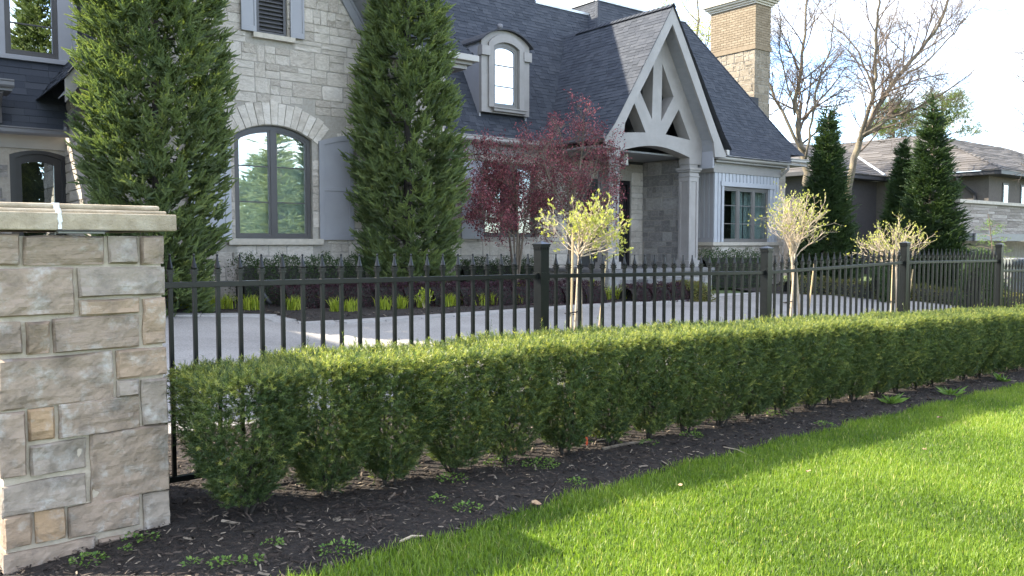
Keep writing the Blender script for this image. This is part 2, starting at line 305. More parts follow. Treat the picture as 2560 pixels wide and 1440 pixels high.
M['stake'] = simple('bamboo stake', [(0.3, (0.45, 0.33, 0.17)), (0.7, (0.58, 0.45, 0.26))], 14, 0.7, 0.2, 40, stretch=(1, 1, 0.1))
M['spruce'] = leafy('spruce needles', [(0.0, (0.070, 0.105, 0.050)), (0.5, (0.175, 0.225, 0.085)), (1.0, (0.47, 0.46, 0.16))], 0.34)
M['spruce_pale'] = leafy('pale spruce needles', [(0.0, (0.16, 0.20, 0.10)), (0.55, (0.26, 0.30, 0.15)), (1.0, (0.42, 0.44, 0.22))], 0.30)
M['spruce_dark'] = leafy('dark spruce needles', [(0.0, (0.022, 0.045, 0.019)), (0.6, (0.055, 0.092, 0.028)), (1.0, (0.14, 0.18, 0.045))], 0.22)
M['yew'] = leafy('yew needles', [(0.0, (0.045, 0.078, 0.032)), (0.55, (0.115, 0.158, 0.055)), (0.9, (0.25, 0.28, 0.085)), (1.0, (0.42, 0.40, 0.12))], 0.45, rough=0.4, spec=0.45)
M['box'] = leafy('boxwood leaves', [(0.0, (0.018, 0.04, 0.014)), (1.0, (0.06, 0.10, 0.03))], 0.25)
M['maroon'] = leafy('maroon leaves', [(0.0, (0.070, 0.024, 0.034)), (0.6, (0.165, 0.055, 0.070)), (1.0, (0.42, 0.16, 0.17))], 0.40, tcol=(1.6, 1.1, 1.1))
M['barberry'] = leafy('barberry leaves', [(0.0, (0.020, 0.008, 0.012)), (1.0, (0.065, 0.022, 0.032))], 0.2, tcol=(1.3, 1, 1))
M['bud'] = leafy('spring leaf buds', [(0.0, (0.25, 0.28, 0.08)), (1.0, (0.45, 0.45, 0.16))], 0.45, tcol=(1.3, 1.3, 0.6))
M['tuft'] = leafy('yellow green blades', [(0.0, (0.14, 0.20, 0.02)), (1.0, (0.42, 0.45, 0.06))], 0.4)
M['lowhedge'] = leafy('bronze green clipped leaves', [(0.0, (0.06, 0.07, 0.02)), (0.5, (0.12, 0.13, 0.04)), (1.0, (0.26, 0.19, 0.08))], 0.3)
M['pale_leaf'] = leafy('pale spring leaves', [(0.0, (0.25, 0.27, 0.12)), (1.0, (0.45, 0.45, 0.25))], 0.5)
M['pine'] = leafy('pine needles', [(0.0, (0.05, 0.085, 0.03)), (1.0, (0.20, 0.23, 0.06))], 0.35)
M['grass'] = leafy('lawn grass blades', [(0.0, (0.065, 0.115, 0.018)), (0.6, (0.155, 0.235, 0.032)), (0.93, (0.245, 0.325, 0.050)), (1.0, (0.42, 0.39, 0.17))], 0.45, rough=0.45)
M['weed'] = leafy('weed leaves', [(0.0, (0.06, 0.13, 0.03)), (1.0, (0.20, 0.30, 0.06))], 0.35)
M['chips'] = leafy('mulch chips', [(0.0, (0.014, 0.010, 0.008)), (0.6, (0.055, 0.042, 0.033)), (0.9, (0.13, 0.102, 0.078)), (1.0, (0.22, 0.18, 0.135))], 0.0, rough=0.9, spec=0.3)
M['dead_leaf'] = simple('dry leaf', [(0.3, (0.30, 0.18, 0.10)), (0.7, (0.42, 0.29, 0.17))], 20, 0.8, 0.2, 60)
M['orange'] = simple('orange marking tape', [(0.3, (0.75, 0.09, 0.02)), (0.7, (0.85, 0.12, 0.03))], 5, 0.5, 0)
M['lamp_metal'] = simple('black lamp metal', [(0.3, (0.015, 0.015, 0.016)), (0.7, (0.025, 0.025, 0.026))], 5, 0.4, 0)
M['lamp_glass'] = simple('frosted lamp glass', [(0.3, (0.42, 0.40, 0.36)), (0.7, (0.52, 0.50, 0.45))], 5, 0.3, 0)
M['steel'] = simple('grey lamp housing', [(0.3, (0.20, 0.195, 0.185)), (0.7, (0.25, 0.245, 0.235))], 5, 0.45, 0, metallic=0.3)
M['nb_wall'] = simple('taupe stucco', [(0.3, (0.10, 0.088, 0.077)), (0.7, (0.13, 0.115, 0.10))], 14, 0.95, 0.2, 80)
M['nb_dark'] = simple('dark metal trim', [(0.3, (0.022, 0.022, 0.025)), (0.7, (0.03, 0.03, 0.033))], 4, 0.5, 0)
M['nb_band'] = simple('grey steel band', [(0.3, (0.17, 0.165, 0.16)), (0.7, (0.20, 0.195, 0.19))], 4, 0.5, 0)
M['nb_stone'] = simple('narrow ledge stone', [(0.25, (0.22, 0.19, 0.165)), (0.75, (0.40, 0.36, 0.32))], 6, 0.9, 0.5, 20, objrand=0.5)
M['car_paint'] = simple('silver car paint', [(0.3, (0.45, 0.46, 0.47)), (0.7, (0.5, 0.51, 0.52))], 2, 0.25, 0, metallic=0.6, coat=0.8)
M['rubber'] = simple('tyre rubber', [(0.3, (0.012, 0.012, 0.012)), (0.7, (0.02, 0.02, 0.02))], 9, 0.85, 0)
def sandstone(name, base, light, dark, band=3.5):
    m, n, l, p, out = mat_base(name); tc = n.new('ShaderNodeTexCoord'); oi = n.new('ShaderNodeObjectInfo')
    sc = n.new('ShaderNodeMath'); sc.operation = 'MULTIPLY'; sc.inputs[1].default_value = 53.0; l.new(oi.outputs['Random'], sc.inputs[0])
    off = n.new('ShaderNodeVectorMath'); off.operation = 'ADD'; l.new(tc.outputs['Object'], off.inputs[0]); l.new(sc.outputs[0], off.inputs[1])
    mp = n.new('ShaderNodeMapping'); mp.inputs['Scale'].default_value = (1.5, 1.5, band); mp.inputs['Rotation'].default_value = (0, 0.06, 0); l.new(off.outputs[0], mp.inputs[0])
    n1 = n.new('ShaderNodeTexNoise'); n1.inputs['Scale'].default_value = 5.0; n1.inputs['Detail'].default_value = 9; n1.inputs['Roughness'].default_value = 0.7; n1.inputs['Distortion'].default_value = 0.4; l.new(mp.outputs[0], n1.inputs['Vector'])
    c1 = ramp(n, [(0.22, dark), (0.42, base), (0.60, base), (0.80, light)]); l.new(n1.outputs['Fac'], c1.inputs[0])
    n2 = n.new('ShaderNodeTexNoise'); n2.inputs['Scale'].default_value = 11; n2.inputs['Detail'].default_value = 10; n2.inputs['Roughness'].default_value = 0.68; l.new(off.outputs[0], n2.inputs['Vector'])
    c2 = ramp(n, [(0.52, (0, 0, 0)), (0.70, (0.75, 0.75, 0.75))]); l.new(n2.outputs['Fac'], c2.inputs[0])
    m1 = n.new('ShaderNodeMix'); m1.data_type = 'RGBA'; l.new(c2.outputs[0], m1.inputs['Factor']); l.new(c1.outputs[0], m1.inputs['A']); m1.inputs['B'].default_value = (0.50, 0.48, 0.44, 1)
    n3 = n.new('ShaderNodeTexNoise'); n3.inputs['Scale'].default_value = 7.0; n3.inputs['Detail'].default_value = 10; n3.inputs['Roughness'].default_value = 0.66
    o3 = n.new('ShaderNodeVectorMath'); o3.operation = 'ADD'; o3.inputs[1].default_value = (7.7, 3.3, 1.9); l.new(off.outputs[0], o3.inputs[0]); l.new(o3.outputs[0], n3.inputs['Vector'])
    c3 = ramp(n, [(0.47, (0, 0, 0)), (0.70, (0.65, 0.65, 0.65))]); l.new(n3.outputs['Fac'], c3.inputs[0])
    m2 = n.new('ShaderNodeMix'); m2.data_type = 'RGBA'; l.new(c3.outputs[0], m2.inputs['Factor']); l.new(m1.outputs['Result'], m2.inputs['A']); m2.inputs['B'].default_value = (0.10, 0.09, 0.075, 1)
    l.new(m2.outputs['Result'], p.inputs['Base Color']); p.inputs['Roughness'].default_value = 0.92; p.inputs['Specular IOR Level'].default_value = 0.15
    bp = n.new('ShaderNodeBump'); bp.inputs['Strength'].default_value = 0.9; bp.inputs['Distance'].default_value = 0.015; l.new(n1.outputs['Fac'], bp.inputs['Height'])
    n4 = n.new('ShaderNodeTexNoise'); n4.inputs['Scale'].default_value = 70; n4.inputs['Detail'].default_value = 5; l.new(off.outputs[0], n4.inputs['Vector'])
    b2 = n.new('ShaderNodeBump'); b2.inputs['Strength'].default_value = 0.35; b2.inputs['Distance'].default_value = 0.006; l.new(n4.outputs['Fac'], b2.inputs['Height']); l.new(bp.outputs[0], b2.inputs['Normal']); l.new(b2.outputs[0], p.inputs['Normal'])
    return m
M['p_buff'] = sandstone('buff sandstone', (0.335, 0.262, 0.20), (0.45, 0.375, 0.305), (0.15, 0.112, 0.083))
M['p_grey'] = sandstone('grey sandstone', (0.32, 0.27, 0.22), (0.45, 0.395, 0.34), (0.14, 0.115, 0.09))
M['p_band'] = sandstone('banded sandstone', (0.32, 0.25, 0.188), (0.47, 0.395, 0.315), (0.14, 0.105, 0.078), 9.0)
M['p_tan'] = sandstone('tan sandstone', (0.365, 0.27, 0.19), (0.46, 0.365, 0.28), (0.23, 0.155, 0.10))
M['p_orange'] = sandstone('orange sandstone', (0.39, 0.27, 0.165), (0.46, 0.345, 0.235), (0.31, 0.195, 0.105), 4.0)

# ================================================================== GROUND
def strip_mesh(name, A, B, n, dz, mat, kind='structure', ext=None):
    """sheet between two matching polylines A and B of world points, following the terrain"""
    k = len(A); V = []; Fc = []
    for i in range(k):
        for j in range(n + 1):
            f = j / n; x = A[i][0] * (1 - f) + B[i][0] * f; y = A[i][1] * (1 - f) + B[i][1] * f; V.append((x, y, G(x, y) + dz))
    for i in range(k - 1):
        for j in range(n):
            q = i * (n + 1) + j; Fc.append((q, q + n + 1, q + n + 2, q + 1))
    V = np.array(V); Fc = np.array(Fc)
    e1 = V[Fc[0, 1]] - V[Fc[0, 0]]; e2 = V[Fc[0, 3]] - V[Fc[0, 0]]
    if np.cross(e1, e2)[2] < 0: Fc = Fc[:, ::-1]
    o = npmesh(name, V, Fc, mat); 
    if kind: o['kind'] = kind
    return o
def resample(P, step):
    P = [Vector((p[0], p[1], 0)) for p in P]; out = [P[0].copy()]
    for a, b in zip(P, P[1:]):
        n = max(1, int((b - a).length / step))
        for i in range(1, n + 1): out.append(a.lerp(b, i / n))
    return out
_tg = sorted(set([-220, -120, -60, -30, -16] + list(np.arange(-9, 31, 1.5)) + [36, 48, 70, 110, 180, 300, 500])); _dg = sorted(set([-160, -80, -40, -20, -12] + list(np.arange(-8, 12, 1.0)) + [14, 20, 30, 50, 90, 160, 300, 600]))
_A = [FW(t, _dg[0]) for t in _tg]; V = []; Fc = []
for t in _tg:
    for d in _dg: p = FW(t, d); V.append((p.x, p.y, Gtd(t, d) - 0.05))
nd = len(_dg)
for i in range(len(_tg) - 1):
    for j in range(nd - 1): q = i * nd + j; Fc.append((q, q + nd, q + nd + 1, q + 1))
npmesh('ground', V, Fc, M['ground'])['kind'] = 'structure'

# house-side edge of the driveway (pixels on the ground)
EDGE_PX = [(150, 783), (420, 784), (690, 786), (757, 807), (900, 799), (1080, 788), (1340, 770), (1550, 756), (1780, 744)]
EDGE = [gp(*p) for p in EDGE_PX]
EDGE_R_PX = [(1905, 733), (2000, 736), (2090, 738), (2190, 749), (2300, 753), (2420, 767), (2560, 776), (2760, 790)]
EDGE_R = [gp(*p) for p in EDGE_R_PX]
_e0 = EDGE[0] - FU * 9
FULL = resample([_e0] + EDGE + EDGE_R, 0.5)
NEARB = []
for p in FULL:
    t, d = td(p.x, p.y); NEARB.append(FW(t, 1.25 + 0.06 * math.sin(t * 0.7)))
driveway = strip_mesh('driveway', NEARB, FULL, 10, 0.0, M['driveway'])
# porch walk: paved strip from the drive to the porch steps
w0, w1 = gp(1780, 744), gp(1905, 733)
walk = strip_mesh('front_walk', [w0 + (w1 - w0) * f for f in (0, .5, 1)], [HW(a, -1.5) for a in (10.5, 11.5, 12.6)], 4, 0.006, M['paver'])
# pale paver border, one piece at a time
_pv = MB().box(-0.5, 0.5, 0, 1, -0.05, 0).mesh('paver'); _pv.materials.append(M['paver'])
bpts = resample(EDGE, 0.02); L = 0.0; last = 0; rngp = random.Random(3)
i = 0
while i < len(bpts) - 2:
    j = i; acc = 0.0; tgt = rngp.uniform(0.55, 0.75)
    while j < len(bpts) - 1 and acc < tgt: acc += (bpts[j + 1] - bpts[j]).length; j += 1
    a, b = bpts[i], bpts[j]; dr = (b - a)
    if dr.length < 0.15: break
    u_ = dr.normalized(); nrm = Vector((u_.y, -u_.x, 0))
    mid = (a + b) / 2; o = link('paver', _pv, None, driveway); z = G(mid.x, mid.y)
    m4 = Matrix(((u_.x * (dr.length - 0.012), nrm.x * 0.36, 0, mid.x), (u_.y * (dr.length - 0.012), nrm.y * 0.36, 0, mid.y), (0, 0, 1, z + 0.012 + rngp.uniform(0, 0.004)), (0, 0, 0, 1)))
    sl = (G(b.x, b.y) - G(a.x, a.y)); m4[2][0] = sl
    o.matrix_local = m4; i = j
# house bed (mulch) between drive edge and walls
HB = resample([_e0] + EDGE, 0.5); HB2 = []
for p in HB:
    r = p - HO; a = r.dot(HU); HB2.append(HW(a, 2.2))
bed2 = strip_mesh('mulch_bed', HB, HB2, 8, 0.02, M['mulch'])
BR = resample(EDGE_R, 0.6); bed3 = strip_mesh('planting_bed', BR, [p + HV * 7.0 + HU * 1.0 for p in BR], 5, 0.015, M['mulch'])
# front bed and lawn
BE = [gp(*p) for p in [(560, 1520), (800, 1440), (1000, 1376), (1281, 1291), (1457, 1236), (1703, 1168), (2100, 1068), (2330, 1012), (2560, 960)]]
_bt = np.array([td(p.x, p.y) for p in BE]); 
def bed_edge(t): return float(np.interp(t, _bt[:, 0], _bt[:, 1])) + 0.02 * math.sin(t * 5.1) + 0.015 * math.sin(t * 11.3 + 1)
ts = np.arange(-4, 34, 0.3)
bed1 = strip_mesh('hedge_bed', [FW(t, bed_edge(t)) for t in ts], [FW(t, 1.3 + 0.06 * math.sin(t * 0.7)) for t in ts], 14, 0.008, M['mulch'])
lawn = strip_mesh('lawn', [FW(t, -16) for t in ts], [FW(t, bed_edge(t) + 0.02) for t in ts], 12, 0.0, M['lawn_soil'])

# grass blades (stuff)
rg = np.random.default_rng(5)
def scatter_grass(N, t0, t1, d0, keep):
    t = rg.uniform(t0, t1, N); d = rg.uniform(d0, 0.0, N); e = np.interp(t, _bt[:, 0], _bt[:, 1]) + 0.02 * np.sin(t * 5.1) + 0.015 * np.sin(t * 11.3 + 1)
    e = e + rg.normal(0, 0.028, N)
    ok = d < e; t, d = t[ok], d[ok]
    x = FO.x + FU.x * t + FN.x * d; y = FO.y + FU.y * t + FN.y * d; z = Gnp(x, y)
    c, s = math.cos(PITCH), math.sin(PITCH); zc = y * c - (z - EYE) * s; sx = CX + F * x / np.maximum(zc, .1); sy = CY - F * (y * s + (z - EYE) * c) / np.maximum(zc, .1)
    k = (zc > 0.8) & (sx > -200) & (sx < 2760) & (sy < 1640); 
    dist = np.sqrt(x * x + y * y); k &= rg.uniform(0, 1, len(x)) < np.clip((4.4 / np.maximum(dist, .1)) ** 1.2, 0.12, 1)
    return x[k], y[k], z[k]
gx, gy, gz = scatter_grass(1020000, -1.5, 13, -4.6, None)
N = len(gx)
pn = np.array([mnoise.noise(Vector((a * 1.1, b * 1.1, 0))) for a, b in zip(gx[::1], gy[::1])]) if N < 400000 else np.zeros(N)
h = rg.uniform(0.022, 0.048, N) * (1 + 0.35 * pn); tall = rg.uniform(0, 1, N) < 0.05; h[tall] *= 1.6
az = rg.uniform(0, 2 * np.pi, N); lean = np.abs(rg.normal(0, 0.42, N)) + 0.05; w = rg.uniform(0.0017, 0.0032, N)
dx, dy = np.cos(az), np.sin(az); face = az + rg.normal(np.pi / 2, 0.5, N); wx, wy = np.cos(face) * w, np.sin(face) * w
B0 = np.stack([gx, gy, gz - 0.004], 1); W = np.stack([wx, wy, np.zeros(N)], 1)
mid = B0 + np.stack([dx * lean * h * 0.3, dy * lean * h * 0.3, h * 0.55], 1); tip = B0 + np.stack([dx * lean * h, dy * lean * h, h * np.sqrt(np.clip(1 - 0.35 * lean ** 2, .3, 1))], 1)
V = np.stack([B0 - W, B0 + W, mid + W * 0.8, mid - W * 0.8, tip], 1).reshape(-1, 3)
b5 = np.arange(N)[:, None] * 5; Fc = np.concatenate([b5 + np.array([[0, 1, 2]]), b5 + np.array([[0, 2, 3]]), b5 + np.array([[3, 2, 4]])])
ti = np.clip(rg.normal(0.5, 0.22, N) + 0.5 * pn, 0, 0.95); ti[rg.uniform(0, 1, N) < 0.028] = 1.0
grass = npmesh('grass', V, Fc, M['grass'], tint=np.repeat(ti, 5)); tag(grass, 'short bright green lawn grass in front of the mulch bed', 'grass', kind='stuff')

# mulch chips (stuff)
def chips(name, x, y, z, rng, size, mat, label):
    N = len(x); L_ = rng.gamma(2.2, size, N) + 0.006; Wd = np.clip(L_ * rng.uniform(0.12, 0.45, N), 0.003, 0.016); az = rng.uniform(0, 2 * np.pi, N); tilt = rng.normal(0, 0.28, N); roll = rng.normal(0, 0.5, N)
    D = np.stack([np.cos(az) * np.cos(tilt), np.sin(az) * np.cos(tilt), np.sin(tilt)], 1); S = np.stack([-np.sin(az) * np.cos(roll), np.cos(az) * np.cos(roll), np.sin(roll)], 1)
    P = np.stack([x, y, z + rng.uniform(0.002, 0.022, N)], 1); Nn = np.cross(D, S) * (Wd * 0.3)[:, None]
    a = D * (L_ / 2)[:, None]; b = S * (Wd / 2)[:, None]
    V = np.stack([P - a - b * .6, P - a * .9 + b, P + a + b * .5, P + a * .85 - b, P + Nn + a * .2], 1).reshape(-1, 3)
    i5 = np.arange(N)[:, None] * 5; Fc = np.concatenate([i5 + np.array([[0, 3, 4]]), i5 + np.array([[3, 2, 4]]), i5 + np.array([[2, 1, 4]]), i5 + np.array([[1, 0, 4]])])
    ti = np.clip(rng.beta(1.6, 2.4, N), 0, 1); ti[rng.uniform(0, 1, N) < 0.09] = 1
    o = npmesh(name, V, Fc, mat, tint=np.repeat(ti, 5)); tag(o, label, 'mulch', kind='stuff'); return o
N = 84000; t = rg.uniform(-2.2, 15, N); d = rg.uniform(-1.35, 1.25, N); e = np.interp(t, _bt[:, 0], _bt[:, 1]); dens = np.clip(4.5 / (t + 4.2), .25, 1)
ok = (d > e + 0.01) & (rg.uniform(0, 1, N) < dens); t, d = t[ok], d[ok]; x = FO.x + FU.x * t + FN.x * d; y = FO.y + FU.y * t + FN.y * d
chips('mulch_chips', x, y, Gnp(x, y) + 0.006, rg, 0.0078, M['chips'], 'dark shredded bark mulch covering the bed under the hedge')
N = 9000; f1 = rg.uniform(0, 1, N); pts = np.array([(p.x, p.y) for p in HB]); q = np.array([(p.x, p.y) for p in HB2]); ii = rg.integers(14, len(pts) - 1, N); ff = rg.uniform(0, 0.55, N)[:, None]
xy = (pts[ii] * (1 - f1[:, None]) + pts[ii + 1] * f1[:, None]) * (1 - ff) + (q[ii] * (1 - f1[:, None]) + q[ii + 1] * f1[:, None]) * ff
chips('mulch_chips', xy[:, 0], xy[:, 1], Gnp(xy[:, 0], xy[:, 1]) + 0.02, rg, 0.014, M['chips'], 'dark bark mulch in the planting bed along the house')

# ================================================================== STONE PIER
PD = -0.34
def rough_stone(name, w, h, depth, nx, nz, amp, seed, round_=0.012):
    """a stone block standing in x (w), z (h) with its rough face towards -y; origin at the face centre"""
    rngs = random.Random(seed); off = Vector((rngs.uniform(0, 99), rngs.uniform(0, 99), rngs.uniform(0, 99))); V = []; Fc = []
    tilt = rngs.uniform(-0.5, 0.5) * amp; tilt2 = rngs.uniform(-0.5, 0.5) * amp
    eu, ev = 0.016 / w, 0.016 / h
    gu = [-1.0] + [-1 + eu + (2 - 2 * eu) * i / (nx - 2) for i in range(nx - 1)] + [1.0]; gv = [-1.0] + [-1 + ev + (2 - 2 * ev) * i / (nz - 2) for i in range(nz - 1)] + [1.0]
    for j in range(nz + 1):
        for i in range(nx + 1):
            u_ = gu[i]; v_ = gv[j]
            ex = min(1 - abs(u_), 1 - abs(v_) * 1.0); edge = (1 if ex > 0.001 else 0)
            p = Vector((u_ * w / 2, 0, v_ * h / 2)) + off
            q = mnoise.fractal(p * 9.0, 0.75, 2.1, 5); st = mnoise.noise(Vector((p.x * 5, 3, p.z * 30)))
            chip = min(0.0, mnoise.noise(p * 3.7 + Vector((9, 9, 9))) + 0.25) * 0.9
            y = -amp * (0.45 + 0.6 * q + 0.25 * st + chip) * edge + (round_ if not edge else 0) + tilt * u_ * edge + tilt2 * v_ * edge
            jx = 0 if edge else mnoise.noise(p * 9) * 0.006
            V.append((u_ * w / 2 + jx, y, v_ * h / 2 + (0 if edge else mnoise.noise(p * 8 + Vector((4, 4, 4))) * 0.005)))
    k = nx + 1
    for j in range(nz):
        for i in range(nx): q = j * k + i; Fc.append((q, q + 1, q + k + 1, q + k))
    n0 = len(V); ring = [i for i in range(k)] + [j * k + nx for j in range(1, nz + 1)] + [nz * k + i for i in range(nx - 1, -1, -1)] + [j * k for j in range(nz - 1, 0, -1)]
    for r in ring: x, y, z = V[r]; V.append((x, depth, z))
    m_ = len(ring)
    for a in range(m_): b = (a + 1) % m_; Fc.append((ring[a], n0 + a, n0 + b, ring[b]))
    me = bpy.data.meshes.new(name); me.from_pydata(V, [], Fc); me.update(); me.polygons.foreach_set('use_smooth', np.full(len(me.polygons), amp < 0.002)); return me
pier = empty('stone_pier', FW(-0.55, 0.12, 0), FROT)
tag(pier, 'buff sandstone gate pier with a cast stone cap at the end of the fence', 'pier')
def pl(t, d): return t + 0.55, d - 0.12
ZL = [(0,155,73,275,'p_band'),(90,165,392,272,'p_band'),(407,167,515,268,'p_grey'),(528,165,616,270,'p_buff'),(0,285,278,465,'p_buff'),(295,283,617,390,'p_grey'),(298,402,525,460,'p_tan'),(538,398,620,570,'p_tan'),(0,488,82,608,'p_band'),(99,488,186,606,'p_tan'),(198,468,524,592,'p_band'),(440,588,628,692,'p_tan'),(0,614,427,800,'p_buff'),(440,705,522,765,'p_grey'),(535,702,630,872,'p_grey'),(222,778,527,906,'p_band'),(0,828,97,1072,'p_buff'),(107,812,205,932,'p_orange'),(342,885,630,1143,'p_buff'),(115,938,325,1053,'p_grey'),(0,1082,325,1196,'p_grey'),(132,1188,246,1310,'p_orange'),(0,1212,120,1335,'p_tan'),(257,1160,525,1275,'p_buff'),(540,1128,632,1262,'p_grey'),(0,1330,360,1475,'p_buff'),(372,1290,524,1390,'p_buff'),(538,1275,632,1390,'p_buff')]
pt0 = fw(-8, 900, PD)[0]; pt1 = fw(417, 900, PD)[0]; PB = 0.42
for i, (x0, y0, x1, y1, mt) in enumerate(ZL):
    X0, X1, Y0, Y1 = x0 / 1.5, x1 / 1.5, 480 + y0 / 1.5, 480 + y1 / 1.5; xm, ym = (X0 + X1) / 2, (Y0 + Y1) / 2
    ta = pt0 if x0 == 0 else fw(X0, ym, PD)[0]; tb = pt1 if x1 > 600 else fw(X1, ym, PD)[0]; za, zb = fw(xm, Y1, PD)[1], fw(xm, Y0, PD)[1]
    w_, h_ = tb - ta, zb - za; tc_ = (ta + tb) / 2
    dep = 0.16
    me = rough_stone('stone', w_, h_, dep, max(6, int(w_ / 0.017)), max(5, int(h_ / 0.015)), 0.021, i * 7 + 1, 0.005); me.materials.append(M[mt])
    o = link('stone', me, None, pier); lx, ly = pl(tc_, PD); o.location = (lx, ly, (za + zb) / 2)
core = MB(); a0, b0_ = pl(pt0 + 0.012, PD + 0.017); a1, b1_ = pl(pt1 - 0.012, PB - 0.015); core.box(a0, a1, b0_, b1_, -0.25, 1.43); core.build('mortar_core', M['pier_mortar'], pier)
# stones of the two side faces
rs = random.Random(8)
for side in (0, 1):
    z = -0.1; r = 0
    while z < 1.40:
        h_ = min(rs.choice([0.14, 0.18, 0.24, 0.29]), 1.42 - z)
        if h_ < 0.06: break
        y = PD + 0.17
        while y < PB - 0.04:
            w_ = min(rs.uniform(0.18, 0.42), PB - y)
            if PB - y - w_ < 0.12: w_ = PB - y
            me = rough_stone('stone', w_ - 0.014, h_ - 0.014, 0.12, 8, 6, 0.013, rs.random()); me.materials.append(M[rs.choice(['p_buff', 'p_grey', 'p_tan', 'p_band'])])
            o = link('stone', me, None, pier); yy = y + w_ / 2; o.location = (pl(pt1, 0)[0] if side else pl(pt0, 0)[0], yy - 0.12, z + h_ / 2); o.rotation_euler = (0, 0, math.pi / 2 if side else -math.pi / 2)
            y += w_
        z += h_
ct1 = fw(447, 560, PD - 0.07)[0]; ov = ct1 - pt1
zc0, zc1, zc2 = fw(440, 578, PD - ov)[1], fw(440, 537, PD - ov)[1], fw(405, 519, PD + 0.02)[1]
cap = MB(); ax0, ax1 = pl(pt0 - ov, 0)[0], pl(ct1, 0)[0]; ay0, ay1 = PD - ov - 0.12, PB + ov - 0.12
seam = pl(fw(150, 550, PD - ov)[0], 0)[0]
for (p, q) in ((ax0, seam - 0.004), (seam + 0.004, ax1)):
    c_ = MB(); c_.box(p, q, ay0, ay1, zc0, zc1); cp = c_.build('cap_slab', M['cap_stone'], pier, bevel=0.006)
    e0 = 0.055 if p == ax0 else 0.0; e1 = 0.055 if q == ax1 else 0.0
    c_ = MB(); c_.box(p + e0 * .6, q - e1 * .6, ay0 + 0.033, ay1 - 0.033, zc1 + 0.0005, zc1 + 0.016); c_.build('cap_moulding', M['cap_stone'], cp, bevel=0.007)
    c_ = MB(); c_.box(p + e0, q - e1, ay0 + 0.055, ay1 - 0.055, zc1 + 0.0165, zc1 + 0.040); c_.build('cap_moulding', M['cap_stone'], cp, bevel=0.011)
M['grout'] = simple('white seam mortar', [(0.3, (0.68, 0.67, 0.65)), (0.7, (0.78, 0.77, 0.75))], 30, 0.9, 0.3, 80)
rs2 = random.Random(4); gm = MB(); zz = zc0 + 0.004
while zz < zc1 - 0.002:
    w_ = rs2.uniform(0.0045, 0.0095); gm.box(seam - w_ + rs2.uniform(-.003, .003), seam + w_, ay0 - 0.0035, ay0 + 0.02, zz, zz + 0.0099); zz += 0.0098
gm.box(seam - 0.011, seam + 0.010, ay0 + 0.030, ay1 - 0.03, zc1 - 0.004, zc1 + 0.018); gm.box(seam - 0.012, seam + 0.010, ay0 + 0.052, ay1 - 0.05, zc1 + 0.017, zc1 + 0.042); gm.build('grout_seam', M['grout'], pier)
lt0, lt1 = pl(fw(145, 585, PD - 0.03)[0], 0)[0], pl(fw(262, 585, PD - 0.03)[0], 0)[0]
lf = MB(); lf.box(lt0, lt1, PD - 0.035 - 0.12, PD + 0.01 - 0.12, zc0 - 0.014, zc0 - 0.004); lfo = lf.build('light_bar', M['steel'], pier, bevel=0.002)
lf = MB(); lf.box(lt0 - .006, lt1 + .01, PD - 0.05 - 0.12, PD - 0.12, zc0 - 0.0035, zc0 - 0.0005); lf.build('light_bracket', M['lamp_metal'], lfo)

# ================================================================== IRON FENCE
SP = 0.12
fence = empty('iron_fence', FW(0, 0, 0), FROT); tag(fence, 'black iron picket fence with spear finials behind the yew hedge', 'fence')
RK = [0, 21.05, 44.4, 67.7, 91.3]; RZ = [1.19, 1.17, 1.13, 1.18, 1.16]
def rail_z(k): return float(np.interp(k, RK, RZ)) if k <= 91.3 else 1.02 - 0.0012 * (k - 91)
POSTS = [21.05, 44.4, 67.7, 91.3, 114.7, 138.0]
picks = [float(i) for i in range(21)]
for p, q in zip(POSTS, POSTS[1:]):
    n = 22; sp = (q - p - 2 * 1.17) / (n - 1); picks += [p + 1.17 + sp * i for i in range(n)]
fin = MB(); s8 = 8
fin.lathe([(0.0, 0.106), (0.0055, 0.102), (0.0068, 0.097), (0.0045, 0.0905), (0.0052, 0.086), (0.0075, 0.070), (0.0125, 0.048), (0.0165, 0.034), (0.0165, 0.031), (0.0105, 0.025)], 8)
fin.box(-0.0175, 0.0175, -0.0175, 0.0175, 0.0195, 0.0255); fin.box(-0.0135, 0.0135, -0.0135, 0.0135, 0.009, 0.0193); fin.box(-0.0175, 0.0175, -0.0175, 0.0175, 0.0025, 0.0088); fin.box(-0.0125, 0.0125, -0.0125, 0.0125, -0.004, 0.0024)
finme = fin.mesh('finial'); finme.materials.append(M['iron'])
pk = MB().box(-0.0098, 0.0098, -0.0098, 0.0098, -1.045, 0.0); pkme = pk.mesh('picket'); pkme.materials.append(M['iron'])
for k in picks:
    rz = rail_z(k); o = link('picket', pkme, None, fence); o.location = (k * SP, 0, rz + 0.052); f_ = link('finial', finme, None, o); f_.location = (0, 0, 0.0)
pm = MB().box(-0.038, 0.038, -0.038, 0.038, -1.9, 0.0); pme = pm.mesh('post'); pme.materials.append(M['iron'])
pc = MB(); pc.box(-0.047, 0.047, -0.047, 0.047, 0.0, 0.010); n0 = len(pc.v); pc.v += [(-0.047, -0.047, 0.0102), (0.047, -0.047, 0.0102), (0.047, 0.047, 0.0102), (-0.047, 0.047, 0.0102), (0, 0, 0.030)]; pc.f += [(n0, n0 + 1, n0 + 4), (n0 + 1, n0 + 2, n0 + 4), (n0 + 2, n0 + 3, n0 + 4), (n0 + 3, n0, n0 + 4)]
pc.box(-0.0425, 0.0425, -0.0425, 0.0425, -0.012, 0.0)
